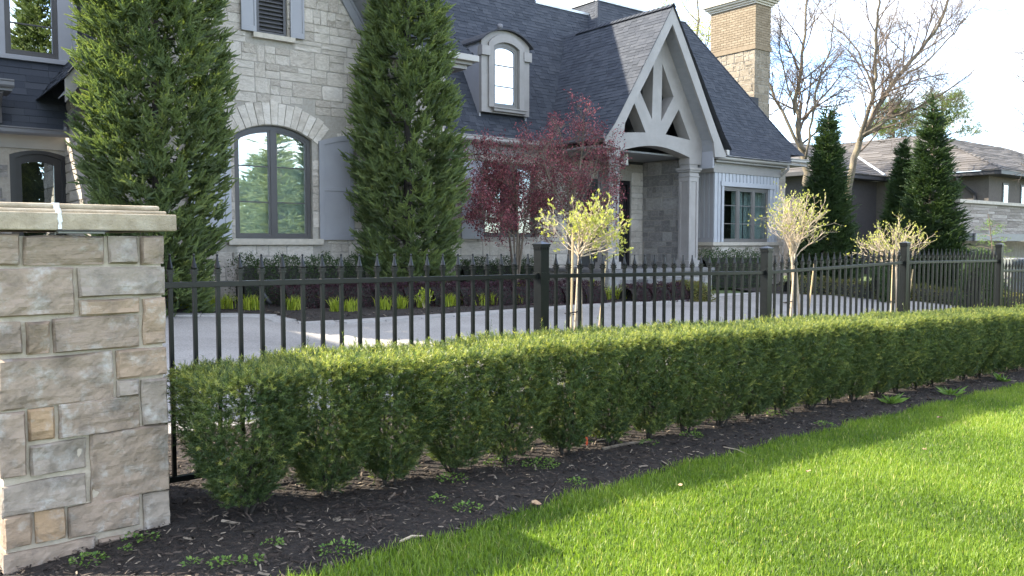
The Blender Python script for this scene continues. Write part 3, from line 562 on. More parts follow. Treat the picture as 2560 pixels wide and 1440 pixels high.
for s_ in (-1, 1):
    for j in range(4):
        c = -0.0285 + j * 0.019; pc.box(c - 0.0065, c + 0.0065, s_ * 0.0405 - 0.0035, s_ * 0.0405 + 0.0035, -0.030, -0.012); pc.box(s_ * 0.0405 - 0.0035, s_ * 0.0405 + 0.0035, c - 0.0065, c + 0.0065, -0.030, -0.012)
pcme = pc.mesh('post_cap'); pcme.materials.append(M['iron'])
bk = MB(); bk.box(-0.0415, 0.0415, -0.0415, 0.0415, -0.026, 0.026); bk.box(-0.062, -0.040, -0.019, 0.019, -0.022, 0.022); bk.box(0.040, 0.062, -0.019, 0.019, -0.022, 0.022); bkme = bk.mesh('rail_bracket'); bkme.materials.append(M['iron'])
for p in POSTS:
    rz = float(np.interp(p, RK, RZ)); o = link('post', pme, None, fence); o.location = (p * SP, 0, rz + 0.215); c = link('post_cap', pcme, None, o); c2 = link('rail_bracket', bkme, None, o); c2.location = (0, 0, -0.215)
ends = [(-0.85, 21.05 - .33)] + [(p + .33, q - .33) for p, q in zip(POSTS, POSTS[1:])]
for a, b in ends:
    za, zb = rail_z(a + .01), rail_z(b - .01)
    if a > 91: za, zb = rail_z(a), rail_z(b)
    for dz, h_ in ((0, 0.030), (-0.99, 0.030)):
        m = MB(); m.bar((a * SP, 0, za + dz), (b * SP, 0, zb + dz), 0.030, h_); m.build('rail', M['iron'], fence, bevel=0.002)
# ================================================================== FOLIAGE TOOLS
def norm(A): return A / np.maximum(np.linalg.norm(A, axis=1, keepdims=True), 1e-9)
def needles(P, D, L, n, nl, nw, ang, rng, tint, stem=0.0, flat=0.0):
    """needle-covered shoots: one triangle for each needle, plus a thin crossed stem"""
    N = len(P); D = norm(D); ref = np.where(np.abs(D[:, 2:3]) < 0.9, np.array([[0, 0, 1.0]]), np.array([[1.0, 0, 0]])); U = norm(np.cross(D, ref)); W = np.cross(D, U)
    s = (np.arange(n) + 0.5) / n; s = np.clip(s[None, :] + rng.uniform(-.5 / n, .5 / n, (N, n)), 0, 1)
    ph = rng.uniform(0, 2 * np.pi, (N, 1)) + np.arange(n)[None, :] * 2.39996 + rng.normal(0, 0.25, (N, n))
    B = P[:, None, :] + D[:, None, :] * (L[:, None] * s)[..., None]
    a = ang + rng.normal(0, 0.14, (N, n)) - 0.35 * np.clip(s - 0.75, 0, 1) * 4 * ang
    cp, sp = np.cos(ph), np.sin(ph)
    if flat: sp = sp * (1 - flat)
    rad = U[:, None, :] * cp[..., None] + W[:, None, :] * sp[..., None]; rad /= np.maximum(np.linalg.norm(rad, axis=2, keepdims=True), 1e-6)
    ND = D[:, None, :] * np.cos(a)[..., None] + rad * np.sin(a)[..., None]; side = np.cross(ND, np.broadcast_to(D[:, None, :], ND.shape) + rng.normal(0, 0.4, ND.shape)); side /= np.maximum(np.linalg.norm(side, axis=2, keepdims=True), 1e-6)
    ll = nl * rng.uniform(0.75, 1.15, (N, n, 1)); hw_ = nw / 2
    A0 = B - side * hw_; A1 = B + side * hw_; A2 = B + ND * ll
    V = np.stack([A0, A1, A2], 2).reshape(-1, 3); Fc = np.arange(len(V)).reshape(-1, 3)
    ti = np.clip(tint[:, None] + rng.normal(0, 0.07, (N, n)), 0, 1); T = np.repeat(ti.reshape(-1), 3)
    if stem:
        E0, E1 = P, P + D * L[:, None]; q = []
        for ax in (U, W): q.append(np.stack([E0 - ax * stem, E0 + ax * stem, E1 + ax * stem * .3, E0 - ax * stem, E1 + ax * stem * .3, E1 - ax * stem * .3], 1).reshape(-1, 3))
        q = np.concatenate(q); Fc = np.concatenate([Fc, np.arange(len(q)).reshape(-1, 3) + len(V)]); V = np.concatenate([V, q]); T = np.concatenate([T, np.tile(np.repeat(tint * 0.7, 6), 2)])
    return V, Fc, T
def leaves(P, Nn, D, ln, wd, rng, tint):
    """small folded leaves: two triangles each along direction D with normal Nn"""
    D = norm(D); S = norm(np.cross(D, Nn)); Nn = np.cross(S, D); k = len(P); ln = np.broadcast_to(ln, k)[:, None]; wd = np.broadcast_to(wd, k)[:, None]
    a = P; b = P + D * ln * .5 + S * wd / 2 + Nn * wd * .2; c = P + D * ln; d = P + D * ln * .5 - S * wd / 2 + Nn * wd * .2
    V = np.stack([a, b, c, d], 1).reshape(-1, 3); i4 = np.arange(k)[:, None] * 4; Fc = np.concatenate([i4 + np.array([[0, 1, 2]]), i4 + np.array([[0, 2, 3]])]); return V, Fc, np.repeat(tint, 4)
def rdir(N, rng): return norm(rng.normal(0, 1, (N, 3)))
def grow(mb, tips, p, d, length, r, level, rng, cfg):
    """recursive limb: tapered bent tube, side limbs along it; collects the tips"""
    n = cfg['seg'][level]; pts = [Vector(p)]; rad = [r]; dd = Vector(d).normalized(); step = length / n; dirs = [dd.copy()]
    for i in range(n):
        dd = (dd + Vector((rng.gauss(0, 1), rng.gauss(0, 1), rng.gauss(0, 1))) * cfg['wob'][level] + Vector((0, 0, 1)) * cfg['up'][level]).normalized()
        pts.append(pts[-1] + dd * step); dirs.append(dd.copy()); rad.append(r * (1 - (1 - cfg['taper'][level]) * (i + 1) / n))
    mb.tube(pts, rad, cfg['sides'][level], cap=False)
    if level + 1 >= len(cfg['seg']): tips.append((pts[-1], dd.copy())); tips.append((pts[len(pts) // 2], dd.copy())); return
    k = cfg['kids'][level]
    for j in range(k):
        f = cfg['from'][level] + (1 - cfg['from'][level]) * (j + rng.random()) / k; x = f * n; i = min(int(x), n - 1); q = pts[i].lerp(pts[i + 1], x - i)
        ax = dirs[i].cross(Vector((rng.gauss(0, 1), rng.gauss(0, 1), rng.gauss(0, 1)))).normalized(); cd = (Matrix.Rotation(R(rng.uniform(*cfg['ang'][level])), 3, ax) @ dirs[i]).normalized()
        grow(mb, tips, q, cd, length * rng.uniform(*cfg['len'][level]) * (1.15 - 0.5 * f), rad[i] * rng.uniform(.5, .75), level + 1, rng, cfg)
    tips.append((pts[-1], dd.copy()))

# ================================================================== YEW HEDGE
def yew_crown(seed, NS):
    rng = np.random.default_rng(seed); H0, H1 = 0.05, 0.73
    v = rng.uniform(0, 1, NS) ** 0.8; z = H0 + (H1 - H0) * v
    th = rng.uniform(0, 2 * np.pi, NS); ph = rng.uniform(0, 9)
    def half(z): 
        f = np.clip((z - H0) / (H1 - H0), 0, 1); return 0.26 + 0.74 * np.clip(f * 1.6, 0, 1) ** 0.8
    sq = rng.uniform(0, 4, NS); sd_ = sq.astype(int); cc = (sq - sd_) * 2 - 1     # even spread over the four clipped faces
    sx = np.where(sd_ == 0, 1.0, np.where(sd_ == 1, cc, np.where(sd_ == 2, -1.0, -cc))); sy = np.where(sd_ == 0, cc, np.where(sd_ == 1, 1.0, np.where(sd_ == 2, -cc, -1.0)))
    pn = (np.abs(sx) ** 5 + np.abs(sy) ** 5) ** .2; sx, sy = sx / pn, sy / pn; th = np.arctan2(sy, sx)
    lump = 1 + 0.06 * np.sin(3 * th + ph + z * 7) + 0.06 * np.sin(7 * th - z * 13 + ph * 2) + .04 * np.sin(11 * th + z * 21)
    rr = np.clip(1 - np.abs(rng.normal(0, 0.20, NS)), 0.2, 1.03)
    x = sx * 0.255 * half(z) * lump * rr; y = sy * 0.285 * half(z) * lump * rr
    top = rng.uniform(0, 1, NS) < 0.24; nt = top.sum(); x[top] = rng.uniform(-.25, .25, nt); y[top] = rng.uniform(-.28, .28, nt); z[top] = H1 - np.abs(rng.normal(0, 0.03, nt)) - 0.03 * (np.abs(x[top]) / .25) ** 3
    P = np.stack([x, y, z], 1); out = np.stack([x * 3.2, y * 3.2, np.full(NS, 0.35)], 1); out[top] = np.stack([x[top], y[top], np.full(nt, .8)], 1)
    D = norm(norm(out) + rng.normal(0, 0.42, (NS, 3))); L = rng.uniform(0.03, 0.07, NS)
    wild = rng.uniform(0, 1, NS) < 0.006; L[wild & top] *= 2.1; D[wild & top] = norm(np.array([[0, 0, 1.0]]) + rng.normal(0, .15, ((wild & top).sum(), 3)))
    lowz = P[:, 2] - 0.02; P[:, 2] = np.maximum(P[:, 2], 0.06)
    tint = np.clip(rng.normal(0.36, 0.2, NS) + 0.18 * np.sin(x * 14 + ph) * np.sin(z * 13), 0.02, 0.85); young = rng.uniform(0, 1, NS) < np.where(z > H1 - .07, 0.62, 0.07); tint[young] = rng.uniform(0.75, 1.0, young.sum())  # sunlit yellow of the hedge top put into most upper shoots' tint
    return needles(P, D, L, 18, 0.0195, 0.0042, 0.95, rng, tint, 0.0016, 0.25)
YV = []
for sd, ns in ((1, 4600), (2, 4600), (3, 4000), (4, 4000), (5, 3600)):
    V, Fc, T = yew_crown(sd, ns); YV.append(npmesh('crown', V, Fc, M['yew'], tint=T, obj=False))
YS = []
for sd in range(3):
    rr = random.Random(sd + 40); m = MB()
    for j in range(4):
        a = rr.uniform(0, 6.28); p = [Vector((rr.uniform(-.02, .02), rr.uniform(-.02, .02), -0.12))]; d = Vector((math.cos(a) * .16, math.sin(a) * .16, 1))
        for q in range(6): d = (d + Vector((rr.gauss(0, .12), rr.gauss(0, .12), .05))); p.append(p[-1] + d.normalized() * 0.10)
        m.tube(p, [0.012 * (1 - i / 8) for i in range(7)], 5)
    YS.append(m.mesh('stem')); YS[-1].materials.append(M['bark_inner'])
ORD = ['first', 'second', 'third', 'fourth', 'fifth', 'sixth', 'seventh', 'eighth', 'ninth', 'tenth', 'eleventh', 'twelfth', 'thirteenth', 'fourteenth', 'fifteenth', 'sixteenth', 'seventeenth', 'eighteenth', 'nineteenth', 'twentieth']
ORD += ['twenty-' + w for w in ORD[:9]] + ['thirtieth'] + ['thirty-' + w for w in ORD[:9]] + ['fortieth']
rh = random.Random(12); yews = []
for i in range(37):
    t = 0.17 + i * 0.425 + rh.uniform(-.03, .03); d = -0.45 + rh.uniform(-.02, .02); base = FW(t, d, Gtd(t, d))
    o = empty('yew_shrub', base, FROT + rh.choice([0, math.pi]) + rh.uniform(-.08, .08)); hs_ = rh.uniform(.97, 1.02); o.scale = (rh.uniform(.92, 1.07), rh.uniform(.92, 1.06), hs_ * (1.035 + .001 * i if i > 3 else 0.975 + .015 * i))
    c = link('crown', YV[i % 5 if i else 0], None, o); s_ = link('stem', YS[i % 3], None, o); yews.append(o)
    lab = 'first clipped yew of the hedge, tight against the stone pier' if i == 0 else f'{ORD[i]} clipped yew from the stone pier in the hedge before the fence'
    tag(o, lab, 'shrub', 'clipped yews of the hedge along the fence')
tp = FW(2.62, -0.56); m = MB(); m.bar((0, 0, -.02), (0.006, 0, 0.035), 0.012, 0.004, (0, 1, 0)); m.bar((0.006, 0, 0.035), (-0.004, .003, 0.066), 0.013, 0.004, (0, 1, 0)); o = m.build('marking_tape', M['orange']); pp = gp(1466, 1117); o.location = (pp.x, pp.y, pp.z + 0.01); tag(o, 'small orange marking tape sticking up at the foot of a yew', 'tape')

# ================================================================== HOUSE
house = empty('stone_house', (HO.x, HO.y, 0), HROT); tag(house, 'grey stone house with dark shingled roofs, dormer and timbered entrance gable', 'house')
UNIT = []
for sd in range(7):
    rr = random.Random(sd * 3 + 5); V = []; Fc = []; nx, nz = 6, 4; off = Vector((sd * 11.3, 2.2, 7.1))
    for j in range(nz + 1):
        for i in range(nx + 1):
            u_, v_ = [-.5, -.478, -.3, 0, .3, .478, .5][i], [-.5, -.455, 0, .455, .5][j]; e = (0 < i < nx) and (0 < j < nz); q = mnoise.fractal(Vector((u_ * 3.5, v_ * 2.6, 0)) + off, .9, 2, 3)
            V.append((u_, (-(0.5 + 0.75 * q) if e else 0.12 + .3 * mnoise.noise(Vector((u_ * 7, v_ * 7, sd)))), v_))
    k = nx + 1
    for j in range(nz):
        for i in range(nx): q = j * k + i; Fc.append((q, q + 1, q + k + 1, q + k))
    n0 = len(V); V += [(-.5, 1.5, -.5), (.5, 1.5, -.5), (.5, 1.5, .5), (-.5, 1.5, .5)]
    Fc += [tuple([i for i in range(nx, -1, -1)] + [n0, n0 + 1]), tuple([nz * k + i for i in range(nx + 1)] + [n0 + 2, n0 + 3]), tuple([j * k for j in range(nz, -1, -1)][::-1] + [n0 + 3, n0][::1])[::1], tuple([j * k + nx for j in range(nz, -1, -1)] + [n0 + 1, n0 + 2])]
    UNIT.append((V, Fc))
def unit_mesh(name, mat):
    out = []
    for V, Fc in UNIT:
        me = bpy.data.meshes.new(name); me.from_pydata(V, [], Fc); me.update(); me.materials.append(mat); out.append(me)
    return out
def ashlar(a0, a1, z0, z1, rng, ch=(0.26, 0.34), wid=(0.26, 0.78)):
    """random ashlar pattern: list of (a0,a1,z0,z1)"""
    out = []; z = z0
    while z < z1 - 0.02:
        h = min(rng.uniform(*ch), z1 - z)
        if z1 - z - h < 0.10: h = z1 - z
        a = a0 - rng.uniform(0, .2)
        while a < a1:
            w = rng.uniform(*wid); k = rng.random(); b = min(a + w, a1); aa = max(a, a0)
            if b - aa > 0.05:
                if k < 0.34: out.append((aa, b, z, z + h))
                elif k < 0.78:
                    s_ = h * rng.uniform(.36, .64); out.append((aa, b, z, z + s_))
                    if b - aa > .34 and rng.random() < .6: c = aa + (b - aa) * rng.uniform(.35, .65); out += [(aa, c, z + s_, z + h), (c, b, z + s_, z + h)]
                    else: out.append((aa, b, z + s_, z + h))
                else:
                    c = aa + (b - aa) * rng.uniform(.35, .65); s_ = h * rng.uniform(.4, .6); out += [(aa, c, z, z + h), (c, b, z, z + s_), (c, b, z + s_, z + h)]
            a += w
        z += h
    return out
def lay_stones(parent, rects, place, mat, name='stone', gap=0.009, relief=0.024, vis=None, seed=1, keep=lambda r: True):
    """place(a,z)->(pos, xdir, inward) in house axes; visible ones become objects, the rest one joined part"""
    ms = unit_mesh(name, mat); rng = random.Random(seed); JV = []; JF = []; cnt = 0
    for r in rects:
        if not keep(r): continue
        a0, a1, z0, z1 = r; w, h = a1 - a0 - gap, z1 - z0 - gap
        if w < .03 or h < .025: continue
        p, xd, inn = place((a0 + a1) / 2, (z0 + z1) / 2); rl = relief * rng.uniform(.7, 1.25); k = rng.randrange(7); fl = rng.choice([1, -1])
        mt = Matrix(((xd[0] * w, inn[0] * rl, 0, p[0]), (xd[1] * w, inn[1] * rl, 0, p[1]), (0, 0, h, p[2]), (0, 0, 0, 1)))
        if (vis is None or vis(r)) and cnt < 300:
            o = link(name, ms[k], None, parent); o.matrix_local = mt; cnt += 1
        else:
            n0 = len(JV); V, Fc = UNIT[k]; JV += [tuple(mt @ Vector(v)) for v in V]; JF += [tuple(n0 + i for i in f) for f in Fc]
    if JV:
        me = bpy.data.meshes.new('stonework'); me.from_pydata(JV, [], JF); me.update(); o = link('stonework', me, mat, parent); o['kind'] = 'stuff'
front = lambda b: (lambda a, z: ((a, b, z), (1, 0), (0, 1)))
sideL = lambda a: (lambda b, z: ((a, b, z), (0, -1), (1, 0)))       # a face looking along -a; runs in b
# ---- gable wing ---------------------------------------------------------------
ARC = arc(-.71, .75, 3.30, .22, 16); WIN0 = [(-.71, 1.48)] + ARC + [(.75, 1.48)]
AP = 8.47; SL = 1.5; SLL = 1.38
def rake_z(a): return AP - (SL if a > 0 else SLL) * abs(a)
gable_outline = [(-3.0, 0.1), (3.7, 0.1), (3.7, 5.15), (2.25, 5.15), (0, AP - .12), (-3.0, rake_z(-3.0) - .12)]
hole1 = [(-.71, 1.48), (.75, 1.48)] + ARC[::-1]
wall = plate('gable_wall', gable_outline, [hole1, rect(-.27, .30, 5.12, 6.7)], 0.03, 0.30, M['mortar'], house)
rng = random.Random(21); RC, RRi = (0.02, 3.52 - 1.321), 1.321
_w = .73; RRi = (_w * _w + .22 * .22) / (2 * .22); cz = 3.52 - RRi
def in_arch(a, z, extra=0.0): return (abs(a - .02) < _w + 0.02 and z < 3.32 and z > 1.36) or (math.hypot(a - .02, z - cz) < RRi + extra and z > 3.0 and abs(a - .02) < 1.12)
def keep_gable(r):
    a0, a1, z0, z1 = r; am, zm = (a0 + a1) / 2, (z0 + z1) / 2
    for a in (a0 + .02, am, a1 - .02):
        for z in (z0 + .01, zm, z1 - .01):
            if in_arch(a, z, .40) or (-.92 < a < .93 and 1.36 < z < 1.50): return False
            if -.29 < a < .32 and 5.10 < z < 6.7: return False
            if z > rake_z(a) - .1 and not (a > 1.9 and z < 5.15): return False
    return True
cols = []
base = ashlar(-3.0, -.71, .1, 3.2, rng) + ashlar(.75, 3.7, .1, 3.2, rng) + ashlar(-.71, .75, .1, 1.37, rng) + ashlar(-3.0, 3.7, 3.2, 5.12, rng, wid=(.2, .62)) + ashlar(-3, -.27, 5.12, 6.7, rng, wid=(.2, .62)) + ashlar(.30, 3, 5.12, 6.7, rng, wid=(.2, .62)) + ashlar(-2, 2, 6.7, 8.4, rng)
lay_stones(wall, base, front(0.03), M['stone'], seed=3, keep=keep_gable, vis=lambda r: -1.2 < (r[0] + r[1]) / 2 < 2.1 and r[2] < 6.3)
# arch stones
na = 15; th = math.asin(.80 / RRi) * 1.04
for i in range(na):
    t0, t1 = -th + 2 * th * i / na + .003, -th + 2 * th * (i + 1) / na - .003; ro = RRi + .40 + (.03 if i % 3 == 1 else 0)
    pts = [(.02 + r_ * math.sin(t_), cz + r_ * math.cos(t_)) for r_, t_ in ((RRi + .012, t0), (RRi + .012, t1), (ro, t1), (ro, t0))]
    plate('arch_stone', pts, [], 0.004 - .007 * (i % 2), 0.12, M['stone'], wall, bevel=0.004)
# filler stones beside the arch
for s_ in (-1, 1):
    for (x0, x1, z0, z1) in ((.98, 1.22, 3.36, 3.52), (1.10, 1.36, 3.54, 3.70), (1.24, 1.6, 3.36, 3.52)):
        pass
plate('window_sill', rect(-.86, .92, 1.37, 1.479), [], -0.07, 0.15, M['cut_stone'], wall, bevel=0.006)
def window(parent, name, outer, b, cols_, muntins, fr=0.055, mat='win_frame', gl='glass', back=None, backmat='pane_backing', mull=0.09, top=None, depth=.07, ext=.9):
    """outer: opening outline; cols_: list of (a0,a1) sashes; muntins: z heights; top(a): arched head"""
    w = empty(name, (0, 0, 0), 0, parent)
    a0 = min(p[0] for p in outer); a1 = max(p[0] for p in outer); z0 = min(p[1] for p in outer); top = top or (lambda a: max(p[1] for p in outer))
    holes = []
    for (c0, c1) in cols_:
        n = 8; tops = [(c1 + (c0 - c1) * i / n, top(c1 + (c0 - c1) * i / n) - fr * 1.35) for i in range(n + 1)]; holes.append([(c0, z0 + fr), (c1, z0 + fr)] + tops)
    plate('frame', outer, holes, b, b + depth, M[mat], w)
    for h in holes:
        hh = [(x, z) for x, z in h]; plate('pane', hh, [], b + depth * .55, b + depth * .55 + .006, M[gl], w)
        c0, c1 = h[0][0], h[1][0]
        # sash frame
        inn = [(c0 + .035, z0 + fr + .04), (c1 - .035, z0 + fr + .04)] + [(clampf(x, c0 + .035, c1 - .035), z - .04) for x, z in h[2:]]
        plate('sash', hh, [inn], b + .012, b + depth * .5, M[mat], w)
        for mz in muntins:
            if mz < top((c0 + c1) / 2): plate('muntin', rect(c0 + .03, c1 - .03, mz - .011, mz + .011), [], b + .02, b + depth * .5 - .002, M[mat], w)
    if back is not None:
        m = MB(); zt_ = max(p[1] for p in outer) + ext * .3; m.quad((a0 - ext * .3, b + back, z0 - ext * .3), (a1 + ext, b + back, z0 - ext * .3), (a1 + ext, b + back, zt_), (a0 - ext * .3, b + back, zt_)); m.build('pane_backing', M[backmat], w)  # flat sheet behind the panes; its colour carries room darkness and reflected green
    return w
def atop(a): return cz + math.sqrt(max(RRi ** 2 - (a - .02) ** 2, 0))
window(house, 'arched_window', [(x, z) for x, z in [(-.70, 1.485)] + arc(-.70, .74, 3.295, .22, 16) + [(.74, 1.485)]], 0.10, [(-.635, -.025), (.065, .675)], [2.14, 2.78], top=lambda a: atop(a) - .006, back=.16)
def shutter(parent, name, a0, a1, z0, z1, b, mat, rise=0.0, dirn=1, rails=(.52,)):
    s_ = empty(name, (0, 0, 0), 0, parent)
    def tp(a, ins=0): 
        f = (a - a0) / (a1 - a0); f = f if dirn > 0 else 1 - f; return z1 + rise * math.sin(f * math.pi / 2) - ins
    n = 8; out = [(a0, z0), (a1, z0)] + [(a1 + (a0 - a1) * i / n, tp(a1 + (a0 - a1) * i / n)) for i in range(n + 1)]
    st = .085 * (a1 - a0) / .6; zr = z0 + (z1 - z0) * rails[0]; i0, i1 = a0 + st, a1 - st
    h1 = rect(i0, i1, z0 + .10, zr - .035); h2 = [(i0, zr + .035), (i1, zr + .035)] + [(i1 + (i0 - i1) * i / n, tp(i1 + (i0 - i1) * i / n, .10)) for i in range(n + 1)]
    plate('shutter_frame', out, [h1, h2], b - .045, b - .008, M[mat], s_, bevel=.003); plate('shutter_panel', [(x + (.01 if x < (a0 + a1) / 2 else -.01), z + (.01 if z < zr else -.012)) for x, z in out], [], b - .028, b - .012, M[mat], s_)
    return s_
shutter(house, 'shutter', .86, 1.57, 1.46, 3.30, -.005, 'shutter', .15, 1)
shutter(house, 'shutter', -1.53, -.80, 1.46, 3.30, -.005, 'shutter_pale', .15, -1)
shutter(house, 'shutter', .335, .60, 5.12, 6.9, -.005, 'shutter'); shutter(house, 'shutter', -.57, -.30, 5.12, 6.9, -.005, 'shutter')
lv = empty('louvred_opening', (0, 0, 0), 0, house); plate('louvre_frame', rect(-.26, .29, 5.13, 6.7), [rect(-.21, .24, 5.18, 6.65)], .06, .14, M['louver'], lv)
for i in range(20):
    z = 5.20 + i * .073; m = MB(); m.hexa([(-.21, .075, z), (.24, .075, z), (.24, .135, z + .055), (-.21, .135, z + .055), (-.21, .075, z + .012), (.24, .075, z + .012), (.24, .135, z + .067), (-.21, .135, z + .067)]); m.build('slat', M['louver'], lv)
m = MB(); m.box(-.21, .24, .14, .16, 5.15, 6.68); m.build('louvre_back', M['louver'], lv)
plate('window_sill', rect(-.36, .42, 5.03, 5.118), [], -.06, .12, M['cut_stone'], house, bevel=.005)
# gable rakes: frieze on the wall, boarded soffit, barge board in front
for s_ in (-1, 1):
    e = 3.45 if s_ < 0 else 2.25; ze = lambda a, o: AP - (SL if s_ > 0 else SLL) * a + o
    def band(o0, o1, e_): return [(0, AP + o0), (s_ * e_, ze(e_, o0)), (s_ * e_, ze(e_, o1)), (0, AP + o1)]
    plate('rake_frieze', band(-.42, -.10, 3.0 if s_ < 0 else e), [], -.035, .0, M['shutter'], house); plate('rake_moulding', band(-.20, -.12, 3.0 if s_ < 0 else e), [], -.065, -.036, M['shutter'], house); plate('rake_moulding', band(-.47, -.43, 3.0 if s_ < 0 else e), [], -.05, .0, M['shutter'], house)
    plate('barge_board', band(-.22, .12, e), [], -.62, -.57, M['trim'], house)
    sf = empty('rake_soffit', (0, 0, 0), 0, house); n = int(e / .105)
    for i in range(n):
        a0, a1 = e * i / n, e * (i + 1) / n - .006; m = MB(); m.hexa([(s_ * a0, -.57, ze(a0, -.10)), (s_ * a1, -.57, ze(a1, -.10)), (s_ * a1, -.036, ze(a1, -.10)), (s_ * a0, -.036, ze(a0, -.10)), (s_ * a0, -.57, ze(a0, -.085)), (s_ * a1, -.57, ze(a1, -.085)), (s_ * a1, -.036, ze(a1, -.085)), (s_ * a0, -.036, ze(a0, -.085))]); m.build('soffit_board', M['soffit'], sf)
# side wall of the gable wing and remaining bodies
m = MB(); m.box(-2.98, -2.7, .31, 6.0, .1, rake_z(-3.0) - .15); m.box(3.42, 3.68, .31, 3.0, .1, 5.1); sw = m.build('side_wall', M['mortar'], house)
lay_stones(sw, ashlar(.02, 2.3, .1, 4.0, random.Random(5)), sideL(-3.0), M['stone'], seed=6)

# ---- shingled roofs -------------------------------------------------------------
SHV = [(0, 0, 1), (1, 0, 1), (1, 1, .15), (0, 1, .15), (0, 0, -.6), (1, 0, -.6), (1, 1, -.4), (0, 1, -.4)]; SHF = [(0, 1, 2, 3), (4, 5, 1, 0), (5, 6, 2, 1), (7, 4, 0, 3)]
SHN = np.array(SHV, float); SHFN = np.array(SHF)
shme = bpy.data.meshes.new('shingle'); shme.from_pydata(SHV, [], SHF); shme.update(); shme.materials.append(M['shingle'])
def roof(parent, name, fmap, h0, h1, srange, mat='shingle', under='underlay', expo=0.105, wid=(.11, .28), thick=.008, seed=1, pieces=None, outline=None):
    """fmap(s,h)->(a,b,z); srange(h)->(s0,s1). Courses of single shingles over an underlay sheet."""
    rng = random.Random(seed); part = None
    hs_ = np.linspace(h0, h1, 12); V = []; Fc = []
    for h in hs_:
        s0, s1 = srange(h); V += [fmap(s0, h), fmap(s1, h)]
    Fc = [(2 * i, 2 * i + 1, 2 * i + 3, 2 * i + 2) for i in range(11)]; part = npmesh(name, V, Fc, M[under], parent)
    JV = []; JT = []; h = h0 - .02; cnt = 0; flip = None; row = 0
    while h < h1 - .02:
        hn = min(h + expo * 1.25, h1 + .01); s0, s1 = srange(clampf(h + expo / 2, h0, h1)); s = s0 - rng.uniform(0, .25)
        while s < s1:
            w = rng.uniform(*wid); a, b = max(s, s0), min(s + w - .004, s1); s += w
            if b - a < .03: continue
            p0 = np.array(fmap(a, h)); px = np.array(fmap(b, h)) - p0; py = np.array(fmap(a, hn)) - p0; nz_ = np.cross(px, py); nz_ /= max(np.linalg.norm(nz_), 1e-9)
            if flip is None: flip = 1 if nz_[2] > 0 else -1
            nz_ = nz_ * flip; tk = thick * rng.choice([.75, .8, 1.35, 1.5]); p0 = p0 + nz_ * .008
            if pieces and pieces((a + b) / 2, h) and cnt < 300:
                o = link('shingle', shme, None, part); nn = nz_ * tk; o.matrix_local = Matrix(((px[0], py[0], nn[0], p0[0]), (px[1], py[1], nn[1], p0[1]), (px[2], py[2], nn[2], p0[2]), (0, 0, 0, 1))); cnt += 1
            else:
                JV.append(p0 + SHN[:, :1] * px + SHN[:, 1:2] * py + SHN[:, 2:] * (nz_ * tk)); JT.append(rng.random())
        h += expo; row += 1
    if JV:
        k = len(JV); V = np.concatenate(JV); Fc = (SHFN[None] + (np.arange(k) * 8)[:, None, None]).reshape(-1, 4); o = npmesh('shingle_courses', V, Fc, M[mat], part, tint=np.repeat(np.array(JT), 8)); o['kind'] = 'stuff'
    return part
def caps(parent, p, q, w=.13, step=.15, mat='shingle'):
    p, q = Vector(p), Vector(q); n = max(1, int((q - p).length / step)); m = MB(); d = (q - p) / n; x = d.normalized().cross(Vector((0, 0, 1))).normalized()
    for i in range(n):
        a = p + d * i; b = a + d * 1.15; up = Vector((0, 0, .022)); dn = Vector((0, 0, -w * .9))
        m.quad(a + up + x * 0, a + up + x * w + dn, b + x * w + dn, b + Vector((0, 0, .006))); m.quad(a + up, b + Vector((0, 0, .006)), b - x * w + dn, a + up - x * w + dn)
    return m.build('ridge_caps', M[mat], parent)
# gable wing slopes
roof(house, 'gable_roof', lambda s, h: (-3.45 + h * .5868, s, AP + .14 - SLL * (3.45 - h * .5868)), 0, 3.45 / .5868, lambda h: (-.66, 7.5), seed=2)
roof(house, 'gable_roof', lambda s, h: (2.25 - h * .5547, s, AP + .14 - SL * (2.25 - h * .5547)), 0, 2.25 / .5547, lambda h: (-.66, 7.5), seed=3)
# high eave beside the gable (hipped end)
er = 4.33
m = MB(); m.box(2.1, er, -.35, -.24, 5.16, 5.29); m.box(er - .11, er, -.24, 2.4, 5.16, 5.29); m.build('gutter', M['gutter'], house, bevel=.012)
m = MB(); m.box(2.1, er - .10, -.24, 2.4, 5.10, 5.16); m.box(2.0, er - .18, -.16, 2.4, 5.02, 5.10); m.build('eave_soffit', M['trim'], house)
roof(house, 'hip_roof', lambda s, h: (s, -.27 + h * .62, 5.27 + h * .785), 0, 3.2, lambda h: (2.26, max(2.3, er - .04 - h * .62)), seed=4)
roof(house, 'hip_roof', lambda s, h: (er - .04 - h * .62, s, 5.27 + h * .785), 0, 3.2, lambda h: (-.27 + h * .62, 4.5), seed=5)
m = MB(); m.box(3.705, 3.75, .05, .20, 3.0, 5.02); m.build('corner_board', M['trim'], house)

# ---- main front (behind the red tree) and its roof -----------------------------
MBW = 1.35
mw = plate('main_wall', rect(3.7, 13.2, -.2, 3.55), [rect(5.69, 7.35, 1.55, 3.33), rect(8.75, 10.7, .78, 3.1)], MBW + .03, MBW + .3, M['mortar'], house)
def keep_main(r):
    a0, a1, z0, z1 = r
    return not ((a1 > 5.67 and a0 < 7.37 and z1 > 1.45 and z0 < 3.53) or (a1 > 8.73 and a0 < 10.72 and z1 > .7 and z0 < 3.15))
lay_stones(mw, ashlar(3.7, 5.67, -.1, 3.34, random.Random(31)) + ashlar(5.67, 7.37, -.1, 1.45, random.Random(32)) + ashlar(7.37, 8.73, -.1, 3.34, random.Random(33)) + ashlar(10.72, 13.2, -.1, 3.34, random.Random(34)), front(MBW + .03), M['stone'], seed=9, keep=keep_main)
m = MB(); m.box(5.55, 7.5, MBW - .03, MBW + .1, 3.335, 3.48); m.build('lintel', M['cut_stone'], mw, bevel=.005)
